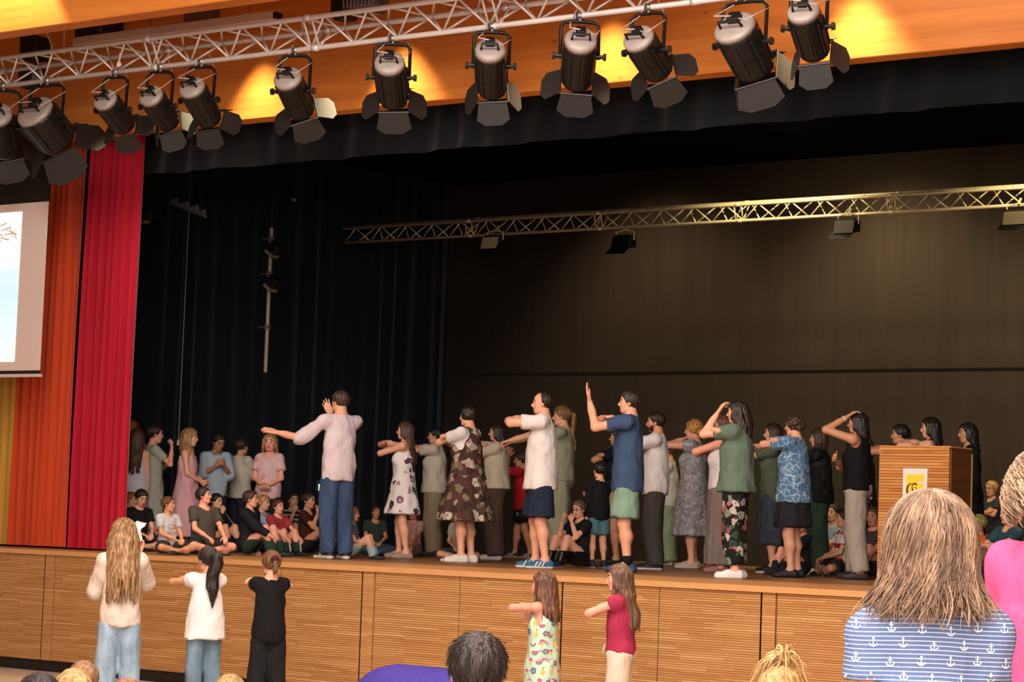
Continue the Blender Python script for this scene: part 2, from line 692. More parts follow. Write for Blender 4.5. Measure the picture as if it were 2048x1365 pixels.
part('sheet', plain('#d9c6bd', .8, var=.02), scr, (sx1-3.2, YS, zb), (sx1, YS+.012, zt))
part('black_drop', BLACK, scr, (sx1-3.2, YS, zt), (sx1+.02, YS+.012, zt+.95))
part('lower_border', plain('#1c1214', .7), scr, (sx1-3.2, YS-.002, zb-.035), (sx1-.0, YS+.012, zb))
part('weight_bar', plain('#cfc0bc', .4), scr, (sx1-3.2, YS-.02, zb-.07), (sx1+.02, YS+.03, zb-.037), .006)
pr = on_y(47.5, 423, YS)
pb = on_y(27, 724, YS)
t = NT('projected_picture')
sp = t.n('ShaderNodeSeparateXYZ')
t.l(t.tc(), sp.inputs[0])
zz = t.math('DIVIDE', t.math('SUBTRACT', sp.outputs['Z'], float(pb[2])), float(pr[2]-pb[2]))
colr = t.ramp(zz, ((0, '#fffdf2'), (.12, '#f2fbff'), (.45, '#dcf3ff'), (.62, '#e6f6ff'), (.63, '#fffefa'), (1, '#ffffff')))
t.l(colr, t.b.inputs['Emission Color'])
t.b.inputs['Emission Strength'].default_value = .72
t.col('#202020')
part('projected_picture', t.set(.9), scr, (sx1-3.1, YS-.004, float(pb[2])), (float(pr[0]+pb[0])/2, YS-.001, float(pr[2])))
bm = bmesh.new()
for (x0, y0, x1, y1) in ((0, 452, 14, 447), (2, 462, 22, 455), (8, 470, 30, 466), (0, 476, 18, 480), (14, 460, 34, 470), (20, 452, 26, 474), (-10, 458, 6, 474), (-14, 470, 2, 484), (26, 462, 33, 478)):
    tube(bm, on_y(x0, y0, YS-.006), on_y(x1, y1, YS-.006), .005, .008, 6)
kid(obj('sketch_lines', bm, plain('#efdcbc', .8)), scr)

# ================================================================== EQUIPMENT
ALU = plain('#d6ccc7', .42, .25, .5)
ALUB = plain('#d6c6a0', .4, .3, .5)
LBLACK = plain('#0e0d0d', .45, 0, .35)
LGREY = plain('#1d1b1a', .5, .1, .5)
DOORM = plain('#211d1b', .6, .1, .4)
CAP = plain('#958b85', .5, .15, .5, .35)
STEEL = plain('#8e8a86', .35, .8)


def truss(label, mats, x0, x1, nodes, pitch, rc, rb, lengths, dia_off=0.0):
    """nodes: three chord offsets (y, z); every brace is a part"""
    y0, z0 = nodes[0]
    root = tag(empty('lighting_truss', (x0, y0, z0)), label, 'truss', None)
    L = x1-x0
    P = [np.array((0, n[0]-y0, n[1]-z0)) for n in nodes]
    for p in P:
        bm = bmesh.new()
        tube(bm, p, p+np.array((L, 0, 0)), rc, seg=10)
        obj('chord', bm, mats, root, True)
    meshes = {}
    n = int(L/pitch)
    for fi, (i, j) in enumerate(((0, 1), (1, 2), (0, 2))):
        for s in (0, 1):
            bm = bmesh.new()
            a, b = P[i].copy(), P[j].copy()
            if s == 0:
                b[0] += pitch/2
            else:
                a[0] += pitch/2
            tube(bm, a, b, rb, seg=6)
            me = bpy.data.meshes.new('brace')
            bm.to_mesh(me)
            bm.free()
            me.materials.append(mats)
            me.shade_smooth()
            meshes[fi, s] = me
        for k in range(n):
            for s in (0, 1):
                o = from_me('brace', meshes[fi, s], root)
                # zigzag: down leg then up leg
                o.location = (k*pitch, 0, 0)
                o.location.x = k*pitch+(pitch/2 if s else 0)+(pitch/2 if fi == 2 and dia_off else 0)
    for xk in lengths:
        for i, j in ((0, 1), (1, 2), (0, 2)):
            for dx in (-.05, .05):
                bm = bmesh.new()
                a, b = P[i]+np.array((xk-x0+dx, 0, 0)), P[j]+np.array((xk-x0+dx, 0, 0))
                tube(bm, a, b, rb, seg=6)
                obj('end_strut', bm, mats, root, True)
        for p in P:
            bm = bmesh.new()
            c = p+np.array((xk-x0, 0, 0))
            tube(bm, c-np.array((.035, 0, 0)), c+np.array((.035, 0, 0)), rc*1.25, seg=10)
            obj('coupler', bm, mats, root, True)
    return root


YT, ZT = -1.0, 5.90
truss('long aluminium truss carrying the black spotlights before the fascia', ALU, -20.6, -5.0,
      ((YT, ZT), (YT-.13, ZT+.25), (YT+.16, ZT+.195)), .5, .025, .011, (-19.0, -15.55, -13.55, -11.55, -9.55))
q = on_y(690, 482, 7.0)
truss('smaller aluminium truss hanging over the rear of the stage', ALUB, float(q[0]), -5.0,
      ((7.0, 5.36), (6.95, 5.545), (7.16, 5.60)), .44, .02, .009, (float(q[0])+2.1, float(q[0])+4.1, float(q[0])+6.1, float(q[0])+8.1), 1)


def spot(rear, frt, dpx, roll, label, doors, Yc=YT, tilt=.20, hang=ZT, big=False):
    """theatre spotlight; rear and front rim surveyed under the truss line"""
    A, B = on_y(*rear, Yc-tilt), on_y(*frt, Yc+tilt)
    c = (A+B)/2
    Lb = float(np.linalg.norm(B-A))
    rr = dpx/2*proj(c)[2]/FPX
    ax = Vector((A-B)/Lb)                                   # local +Z points to the rear
    X = Vector((0, 0, 1)).cross(ax)
    if X.length < 1e-3:
        X = Vector((1, 0, 0))
    X.normalize()
    Y = ax.cross(X)
    Rm = Matrix((X, Y, ax)).transposed()
    root = tag(empty('stage_spotlight', Vector(c)), label, 'spotlight', 'spotlights along the front truss')
    root.rotation_mode = 'QUATERNION'
    root.rotation_quaternion = Rm.to_quaternion()
    h = Lb/2
    bm = bmesh.new()
    # finned housing: octagonal drum with a shoulder
    prof = [(-h, rr*.92), (-h+.03, rr), (-h*.2, rr), (-h*.15, rr*1.03), (h*.62, rr*1.03), (h*.7, rr*.98)]
    seg = 16
    rings = []
    for z, r in prof:
        rings.append([bm.verts.new((math.cos(a*2*PI/seg)*r, math.sin(a*2*PI/seg)*r, z)) for a in range(seg)])
    for R1, R2 in zip(rings, rings[1:]):
        for k in range(seg):
            bm.faces.new((R1[k], R1[(k+1) % seg], R2[(k+1) % seg], R2[k]))
    bm.faces.new(rings[0][::-1])
    bm.faces.new(rings[-1])
    body = obj('housing', bm, LBLACK, root)
    bm = bmesh.new()
    for k in range(8):
        a = k*PI/4+.2
        u = Vector((math.cos(a), math.sin(a), 0))
        path(bm, [u*rr*1.02+Vector((0, 0, -h*.75)), u*rr*1.05+Vector((0, 0, h*.5))], .009, 5)
    obj('cooling_rib', bm, LGREY, body)
    bm = bmesh.new()
    prof = [(h*.7, rr*1.0), (h*.84, rr*.98), (h*.9, rr*.86), (h*.93, rr*.4)]
    rings = [[bm.verts.new((math.cos(a*2*PI/seg)*r, math.sin(a*2*PI/seg)*r, z)) for a in range(seg)] for z, r in prof]
    for R1, R2 in zip(rings, rings[1:]):
        for k in range(seg):
            bm.faces.new((R1[k], R1[(k+1) % seg], R2[(k+1) % seg], R2[k]))
    bm.faces.new(rings[-1])
    bm.faces.new(rings[0][::-1])
    cap = obj('rear_cap', bm, CAP, root, True)
    bm = bmesh.new()
    path(bm, [(-rr*.55, -rr*.2, h*.95), (-rr*.5, -rr*.25, h*1.22), (rr*.5, -rr*.25, h*1.22), (rr*.55, -rr*.2, h*.95)], .012, 6)
    box(bm, (-rr*.3, rr*.05, h*.85), (rr*.3, rr*.6, h*1.14), 0, .01)
    obj('rear_handle', bm, LBLACK, cap)
    # yoke up to the chord
    up = Rm.inverted() @ Vector((0, 0, 1))
    pv = up*0+Vector((0, 0, h*.1))
    top = Rm.inverted() @ Vector((0, 0, hang-.05-float(c[2])-.0))
    side = Vector((1, 0, 0))
    w = rr*1.16
    fl = .016
    bm = bmesh.new()
    pts = [pv+side*w-up*.02, top*.86+side*w*.98-up*.0, top*.97+side*w*.8, top+side*w*.3, top-side*w*.3, top*.97-side*w*.8, top*.86-side*w*.98, pv-side*w-up*.02]
    path(bm, pts, fl, 6)
    obj('yoke', bm, LBLACK, root, True)
    for s in (1, -1):
        bm = bmesh.new()
        tube(bm, pv+side*s*(w-.03), pv+side*s*(w+.045), .017, .017, 8)
        tube(bm, pv+side*s*(w+.04), pv+side*s*(w+.065), .032, .03, 10)
        obj('tilt_knob', bm, LBLACK, root)
    bm = bmesh.new()
    tube(bm, top-up*.0, top+up*.03, .018, .018, 8)
    tc_ = top+up*.05
    Xw = Rm.inverted() @ Vector((1, 0, 0))
    tube(bm, tc_-Xw*.025, tc_+Xw*.025, .036, .036, 12)
    obj('hook_clamp', bm, STEEL, root, True)
    # lens, door frame, doors
    bm = bmesh.new()
    tube(bm, (0, 0, -h-.004), (0, 0, -h+.01), rr*.8, rr*.8, 16)
    obj('lens', bm, plain('#55504a', .1, 0, .8), root, True)
    bm = bmesh.new()
    fw = rr*1.0
    fr = Matrix.Rotation(roll, 4, 'Z')
    for s in (1, -1):
        a = fr @ Vector((-fw, s*fw, -h-.012))
        b = fr @ Vector((fw, s*fw, -h-.012))
        tube(bm, a, b, .010, .010, 6)
        a = fr @ Vector((s*fw, -fw, -h-.012))
        b = fr @ Vector((s*fw, fw, -h-.012))
        tube(bm, a, b, .010, .010, 6)
    obj('door_frame', bm, LGREY, root)
    for k, (ang, ln, taper) in enumerate(doors):
        a0 = k*PI/2
        M = fr @ Matrix.Rotation(a0, 4, 'Z')
        dl = ln*rr*2
        o_ = math.radians(ang)
        e1, e2 = Vector((-fw*.92, fw, -h-.014)), Vector((fw*.92, fw, -h-.014))
        d = Vector((0, math.sin(o_), -math.cos(o_)))
        nrm = Vector((0, math.cos(o_), math.sin(o_)))
        q3, q4 = e2+d*dl*.75+Vector((fw*.22*taper, 0, 0)), e1+d*dl*.75-Vector((fw*.22*taper, 0, 0))
        q5, q6 = e2*1+d*dl-Vector((fw*.35, 0, 0)), e1+d*dl+Vector((fw*.35, 0, 0))
        bm = bmesh.new()
        loop = [e1, e2, q3, q5, q6, q4]
        tv = [bm.verts.new(M @ (p+nrm*.003)) for p in loop]
        bv = [bm.verts.new(M @ (p-nrm*.003)) for p in loop]
        bm.faces.new(tv)
        bm.faces.new(bv[::-1])
        for i in range(6):
            bm.faces.new((tv[i], bv[i], bv[(i+1) % 6], tv[(i+1) % 6]))
        bmesh.ops.recalc_face_normals(bm, faces=bm.faces)
        obj('barn_door', bm, DOORM, root)
    bm = bmesh.new()
    path(bm, [cap_pt for cap_pt in (Vector((0, rr*.3, h*1.1)), Vector((-rr*.7, 0, h*1.35)), top*.9-side*w*.5+up*.02, top+up*.10-side*w*.2)], .006, 5)
    path(bm, [Vector((rr*.3, rr*.2, h*1.05)), Vector((rr*.9, -rr*.3, h*1.25)), top*.8+side*w*1.05, top+up*.12+side*w*.5], .0045, 5)
    obj('cable', bm, plain('#b8aaa0', .5), root, True)
    return root


D0 = ((42, .72, 1), (55, .72, .6), (35, .72, 1), (48, .72, .6))
D1 = ((25, .8, 1), (60, .7, .5), (20, .8, 1), (60, .7, .5))
D2 = ((50, .75, .7), (30, .8, .8), (45, .75, .7), (35, .75, .8))
spot((-8, 222), (14, 300), 62, .3, 'black spotlight on the truss, first of the row and nearest the screen', D0)
spot((64, 216), (118, 284), 80, .5, 'large black spotlight with wide grey barn doors over the curtain', D0)
spot((206, 194), (250, 252), 50, .2, 'small black spotlight aimed obliquely with its doors against the crimson curtain', D1)
spot((298, 186), (338, 246), 50, .35, 'small black spotlight, lower of the two hanging close together', D2)
spot((380, 168), (420, 240), 54, .1, 'black spotlight beside the first bright scallop, upper of a close pair', D0)
spot((572, 150), (604, 222), 58, .4, 'black spotlight with pale side door hanging between two bright scallops', D1)
spot((778, 118), (788, 200), 62, .05, 'black spotlight with a bluish sheen hanging before the widest scallop', D0)
spot((980, 92), (984, 180), 62, .1, 'black spotlight hanging straight down before unlit fascia', D2)
spot((1162, 72), (1154, 162), 66, -.05, 'black spotlight hanging upright with one door spread out sideways', D0)
spot((1272, 70), (1318, 142), 66, .45, 'tilted black spotlight before a bright scallop near the end of truss', D1)
spot((1464, 46), (1512, 138), 88, .3, 'biggest black spotlight, second from the end of the row', ((42, .62, 1), (18, .6, .6), (35, .6, 1), (20, .6, .6)))
spot((1604, 14), (1630, 104), 66, .1, 'black spotlight at the end of the row beside the last scallop', D2)

# fixtures above and behind the truss
c = on_y(68, 118, -.75)
r_ = tag(empty('uplight', Vector(c)), 'black fixture standing up behind the truss over the curtain', 'spotlight')
bm = bmesh.new()
box(bm, (-.13, -.1, -.02), (.12, .12, .22), 0, .02)
box(bm, (-.15, -.08, .2), (-.02, .1, .26), 0, .01)
obj('housing', bm, LBLACK, r_)
bm = bmesh.new()
box(bm, (-.17, -.1, -.30), (.15, .1, -.06), 0, .06)
obj('base', bm, LBLACK, r_)
bm = bmesh.new()
path(bm, [(.14, 0, .3), (.2, .05, .12), (.24, 0, -.05), (.34, 0, -.1)], .008, 6)
obj('cable', bm, plain('#d8cfc8', .5), r_, True)

c = on_y(705, 14, -.85)
r_ = tag(empty('moving_light', Vector(c)), 'black moving head lamp with pale cooling fins atop the truss', 'spotlight')
bm = bmesh.new()
box(bm, (-.2, -.12, -.12), (.03, .12, .12), 0, .05)
obj('base', bm, LBLACK, r_)
bm = bmesh.new()
box(bm, (.02, -.14, -.09), (.36, .14, .22), 0, .06)
hd = obj('head', bm, plain('#5b4f4c', .4), r_)
for k in range(9):
    bm = bmesh.new()
    tube(bm, (.03+.04*k, -.15, -.05), (-.02+.055*k, -.15, .25), .008, .008, 6)
    obj('cooling_fin', bm, CAP, hd)

# cable tray and a dark box put in for a gap in the ceiling
a, b = on_y(145, 84, -.5), on_y(545, 22, -.5)
tr_ = tag(empty('cable_tray', Vector(a)), 'long pale sheet metal cable tray running above the truss', 'cable tray')
part('tray', plain('#d6c6b6', .5), tr_, (float(a[0]), -.5, float(a[2])-.04), (float(b[0]), -.38, float(a[2])+.045), .004)
part('end_cap', LBLACK, tr_, (float(b[0]), -.49, float(a[2])-.03), (float(b[0])+.03, -.39, float(a[2])+.035))
bm = bmesh.new()
for k, px in enumerate((200, 300, 420, 500)):
    p = on_y(px, 90-.17*(px-150), -.44)
    tube(bm, (p[0], -.44, float(a[2])+.04), (p[0], -.44, 7.5), .006, seg=6)
kid(obj('hanger_rod', bm, STEEL), tr_)
for px, py, w, h_, lb in ((205, 62, .30, .14, 'dark box fixed high on the fascia behind cable tray'), (410, 32, .19, .10, 'small brown junction box fixed to the fascia above tray')):
    p = on_y(px, py, .28)
    bm = bmesh.new()
    box(bm, (p[0]-w, .16, p[2]-h_), (p[0]+w, .299, p[2]+h_), 0, .01)
    r_ = obj('fascia_box', bm, plain('#1a1413' if w > .25 else '#6a4a3c', .5))
    tag(r_, lb, 'box')
bm = bmesh.new()
p = on_y(128, 75, -.6)
path(bm, [(p[0], -.6, p[2]+.25), (p[0]+.0, -.6, p[2]), (p[0]+.03, -.62, p[2]-.12), (p[0]+.12, -.7, p[2]-.2)], .009, 6)
tag(obj('loose_cable', bm, plain('#ddd3cb', .5), None, True), 'loose pale cable looping down to the truss', 'cable')
bm = bmesh.new()
p = on_y(238, 129, -1.16)
path(bm, [p+np.array((0, 0, .11)), p+np.array((.01, 0, .02))], .003, 5)
tube(bm, p+np.array((0, -.006, 0)), p+np.array((0, .006, 0)), .026, .026, 14)
tag(obj('hanging_tag', bm, plain('#d8cdc8', .5)), 'round white tag dangling from the truss', 'tag')


# --- lamps of the rear truss
def flood(px, py, label, face, Y=6.85, s=1.0, turn=0.0):
    c = on_y(px, py, Y)
    r = tag(empty('floodlight', Vector(c), turn), label, 'floodlight', 'floodlights under the rear truss')
    bm = bmesh.new()
    box(bm, (-.12*s, .0, -.06*s), (.12*s, .16*s, .09*s), 0, .015)
    obj('housing', bm, LBLACK, r)
    bm = bmesh.new()
    vs = [bm.verts.new(v) for v in ((-.125*s, -.01, .06*s), (.125*s, -.01, .06*s), (.125*s, -.05*s, -.09*s), (-.125*s, -.05*s, -.09*s))]
    f = bm.faces.new(vs)
    bmesh.ops.solidify(bm, geom=[f], thickness=.006)
    obj('flap', bm, face, r)
    bm = bmesh.new()
    vs = [bm.verts.new(v) for v in ((-.16*s, .0, -.06*s), (.14*s, .0, -.06*s), (.10*s, -.10*s, -.16*s), (-.19*s, -.06*s, -.15*s))]
    f = bm.faces.new(vs)
    bmesh.ops.solidify(bm, geom=[f], thickness=.006)
    obj('lower_flap', bm, LBLACK, r)
    bm = bmesh.new()
    path(bm, [(-.13*s, .08, .03), (-.13*s, .08, .13), (0, .08, .16), (.13*s, .08, .13), (.13*s, .08, .03)], .01, 6)
    tube(bm, (0, .08, .15), (0, 7.0-Y, max(.22, 5.36-float(c[2]))), .014, seg=8)
    obj('bracket', bm, ALUB, r)
    return r


flood(982, 484, 'floodlight with pale square front under the rear truss', plain('#d8c9a0', .5))
flood(1243, 484, 'black floodlight with a dark flap hanging above the man in blue', LBLACK)
flood(1690, 452, 'dull grey floodlight under the rear truss above the lectern side', plain('#3a332a', .6))
flood(2030, 434, 'floodlight at the end of rear truss by the picture edge', plain('#6a5f4c', .6))

# --- hanging pipe with two small floods, track and cord in the wing
YP = 4.2
a, b = on_y(543, 456, YP), on_y(531, 745, YP)
xp = float(a[0]+b[0])/2
pr_ = tag(empty('hanging_pipe', (xp, YP, float(b[2]))), 'vertical aluminium pipe with small lamps hanging before the dark side drape', 'pipe')
bm = bmesh.new()
tube(bm, (xp, YP, b[2]), (xp, YP, a[2]), .024, seg=10)
kid(obj('pipe', bm, plain('#a79c88', .4, .4)), pr_)
bm = bmesh.new()
tube(bm, (xp, YP, a[2]), (xp, YP, 6.5), .006, seg=6)
kid(obj('suspension_wire', bm, LBLACK), pr_)
for py in (478, 548, 655):
    z = float(on_y(538, py, YP)[2])
    bm = bmesh.new()
    tube(bm, (xp, YP, z-.03), (xp, YP, z+.03), .042, seg=10)
    tube(bm, (xp-.12, YP-.02, z), (xp+.05, YP-.02, z), .012, seg=6)
    kid(obj('clamp', bm, plain('#6a6250', .4, .5)), pr_)
for py in (503, 571):
    z = float(on_y(560, py, YP)[2])
    bm = bmesh.new()
    M = Matrix.Translation((xp+.13, YP-.06, z+.03)) @ Matrix.Rotation(.6, 4, 'Y')
    vs = box(bm, (-.07, -.07, -.06), (.07, .07, .07), 0, .01)
    bmesh.ops.transform(bm, matrix=M, verts=bm.verts)
    lampo = kid(obj('lamp', bm, LBLACK), pr_)
    bm = bmesh.new()
    box(bm, (-.068, -.075, -.10), (.068, .05, -.062))
    bmesh.ops.transform(bm, matrix=M, verts=bm.verts)
    g = obj('lamp_glass', bm, plain('#6f6a5c', .3))
    g.parent = lampo

a, b = on_y(336, 407, 4.4), on_y(411, 434, 3.6)
tk = tag(empty('track_rail', Vector((a+b)/2)), 'short pale rail with hanging runners high in the wing', 'rail')
bm = bmesh.new()
path(bm, [a, b], .016, 6)
kid(obj('rail', bm, plain('#77777a', .5)), tk)
for k in range(11):
    p = a+(b-a)*(k+.5)/11
    bm = bmesh.new()
    box(bm, p+np.array((-.02, -.015, -.005)), p+np.array((.02, .015, .05+.03*(k % 3))))
    kid(obj('runner', bm, plain('#77777a', .5)), tk)
bm = bmesh.new()
for p in (a*.9+b*.1, a*.1+b*.9):
    tube(bm, p, (p[0], p[1], 6.5), .004, seg=5)
kid(obj('suspension_wire', bm, LBLACK), tk)
a, b = on_y(378, 404, 4.0), on_y(358, 880, 4.0)
xa = float(a[0]+b[0])/2
cr = tag(empty('pull_cord', (xa, 4.0, float(b[2]))), 'thin white pull cord ending in a plastic toggle above pink dress girl', 'cord')
bm = bmesh.new()
tube(bm, (xa, 4.0, b[2]), (xa, 4.0, a[2]), .0055, seg=6)
tube(bm, (xa, 4.0, a[2]), (xa, 4.0, 6.5), .002, seg=5)
kid(obj('cord', bm, plain('#8f918c', .6)), cr)
bm = bmesh.new()
tube(bm, (xa, 4, b[2]-.07), (xa, 4, b[2]), .022, .014, 8)
kid(obj('toggle', bm, plain('#d9cbbd', .5)), cr)
c = on_y(297, 437, 3.0)
r_ = tag(empty('wing_lamp', Vector(c)), 'small dark lamp peeping out beside the crimson curtain', 'lamp')
bm = bmesh.new()
box(bm, (-.1, -.06, -.03), (.08, .06, .1), 0, .01)
obj('housing', bm, LBLACK, r_)
bm = bmesh.new()
box(bm, (-.12, -.07, -.06), (.0, .02, -.03))
obj('lamp_glass', bm, plain('#8a7f70', .4), r_)
bm = bmesh.new()
tube(bm, (0, 0, .08), (0, 0, 6.5-float(c[2])), .012, seg=6)
obj('drop_rod', bm, LBLACK, r_)
c = on_y(588, 400, 5.0)
r_ = tag(empty('ceiling_hook', Vector(c)), 'small metal hook with wires under the dark stage ceiling', 'hook')
bm = bmesh.new()
box(bm, (-.03, -.02, -.015), (.03, .02, .015), 0, .005)
obj('hook', bm, CAP, r_)
bm = bmesh.new()
for dx in (-.05, .0, .06):
    tube(bm, (0, 0, .01), (dx, 0, 6.5-float(c[2])), .003, seg=5)
obj('wire', bm, LGREY, r_)

# --- lectern
YLc = 2.0
p0, p1 = on_y(1760, 893, YLc), on_y(1899.5, 893, YLc)
lx0, lx1, lz = float(p0[0]), float(p1[0]), float((p0[2]+p1[2])/2)
dL = .44
lec = tag(empty('lectern', ((lx0+lx1)/2, YLc, SZ)), 'oak strip lectern with yellow emblem sign on the stage', 'lectern')
LSL = wood_slats('lectern_strips', ('#a9692f', '#bd7f40', '#cb9452', '#b2743a'), .026, .5)
DARKOAK = timber('dark_oak', '#5c3c22', '#6d4829')
part('body', DARKOAK, lec, (lx0+.004, YLc+.012, SZ), (lx1, YLc+dL, lz-.004), .004)
bm = bmesh.new()
z = SZ+.01
while z < lz-.01:
    z1 = min((math.floor(z/.026+1e-6)+1)*.026, lz)
    box(bm, (lx0, YLc-.006, z+.002), (lx1, YLc+.014, z1-.002), 0)
    z = z1
o = kid(obj('front_slats', bm, LSL), lec)
o['kind'] = 'stuff'
part('side_panel', DARKOAK, lec, (lx1, YLc+.02, SZ), (lx1+.012, YLc+dL, lz-.02))
part('edge_strip', plain('#b98d52', .5), lec, (lx1+.002, YLc+dL-.012, SZ), (lx1+.018, YLc+dL+.006, lz-.05))
part('desk_top', OAKR, lec, (lx0, YLc-.004, lz-.012), (lx1+.01, YLc+dL, lz+.004), .003)
s0, s1 = on_y(1806, 937, YLc-.02), on_y(1853, 1012, YLc-.02)
sg = part('sign', plain('#cfcdca', .45, var=.02), lec, (s0[0], YLc-.016, s1[2]), (s1[0], YLc-.007, s0[2]))


def flat_shape(name, loops, y, m, par, off=None):
    """flat figures in the plane of the lectern front; loops in picture survey points"""
    bm = bmesh.new()
    for lp in loops:
        vs = [bm.verts.new((float(p[0]), y, float(p[2]))) for p in (on_y(u, v, y) for u, v in lp)]
        f = bm.faces.new(vs)
        f.normal_update()
        if f.normal.y > 0:
            f.normal_flip()
    o = obj(name, bm, m)
    o.parent = par
    return o


YEL = plain('#f0c02c', .5, var=.03)
flat_shape('yellow_field', [[(1812.5, 949.5), (1848.5, 949.5), (1848.5, 963), (1836, 963.5), (1836, 967.5), (1847, 967.5), (1847, 982), (1847, 1004), (1812.5, 1004)]], YLc-.0175, YEL, sg)


def arc_stroke(cx, cy, rx, ry, a0, a1, w0, w1, n=14):
    out, inn = [], []
    for k in range(n+1):
        t_ = k/n
        a = math.radians(a0+(a1-a0)*t_)
        w = w0+(w1-w0)*t_ if not isinstance(w0, tuple) else w0[0]+(w0[1]-w0[0])*math.sin(t_*PI)
        out.append((cx+math.cos(a)*(rx+w/2), cy-math.sin(a)*(ry+w/2)))
        inn.append((cx+math.cos(a)*(rx-w/2), cy-math.sin(a)*(ry-w/2)))
    return [[out[k], out[k+1], inn[k+1], inn[k]] for k in range(n)]


INK = plain('#4a3418', .6)
strokes = arc_stroke(1822.5, 981, 8.5, 13, 75, 285, (1.0, 4.2), 0)+arc_stroke(1829, 975, 5.0, 7.5, 30, 200, (1.2, 2.6), 0)
strokes += arc_stroke(1829, 978, 4.5, 5, 150, 300, (1.5, 3.2), 0)+arc_stroke(1830.5, 978.5, 2.6, 3.2, -30, 150, 1.8, 1.2)
strokes += [[(1827, 967), (1833, 967.5), (1834.5, 971), (1829, 970)], [(1828, 985), (1836, 991), (1834, 994), (1826, 988)]]
flat_shape('letter', strokes, YLc-.0186, INK, sg)

# --- small things on the stage
c = on_z(147, 1096, SZ)
bm = bmesh.new()
bmesh.ops.create_uvsphere(bm, u_segments=16, v_segments=8, radius=1)
bmesh.ops.transform(bm, matrix=Matrix.Translation((c[0], .35, SZ)) @ Matrix.Diagonal((.10, .07, .025, 1)), verts=bm.verts)
bmesh.ops.bisect_plane(bm, geom=bm.verts[:]+bm.edges[:]+bm.faces[:], plane_co=(0, 0, SZ), plane_no=(0, 0, -1), clear_outer=True)
tag(obj('floor_box', bm, plain('#8a8079', .35, .4), None, True), 'flat silver dome lying on stage edge by the curtain', 'floor box')
c = on_z(637, 1107, SZ)
st = tag(empty('tablet_stand', (float(c[0]), float(c[1]), SZ)), 'slim dark stand with a glowing tablet behind the conducting man', 'stand')
zz0 = float(on_y(636, 972, float(c[1]))[2])-SZ
bm = bmesh.new()
tube(bm, (0, 0, 0), (0, 0, zz0), .012, seg=8)
obj('pole', bm, LBLACK, st)
bm = bmesh.new()
for k in range(3):
    tube(bm, (0, 0, .12), (.18*math.cos(k*2.1), .18*math.sin(k*2.1), .008), .009, seg=6)
obj('tripod', bm, LBLACK, st)
bm = bmesh.new()
box(bm, (-.075, -.01, zz0-.08), (.04, .0, zz0+.07), 0, .006)
tb = obj('tablet', bm, plain('#20404a', .4), st)
t = NT('tablet_glow')
t.col('#111111')
t.b.inputs['Emission Color'].default_value = lin('#cfe8d0')
t.b.inputs['Emission Strength'].default_value = .8
bm = bmesh.new()
box(bm, (-.035, -.013, zz0-.06), (.025, -.0105, zz0+.02))
obj('display', bm, t.set(.5), tb)

# ================================================================== PEOPLE
V3 = lambda *a: np.array(a, float)


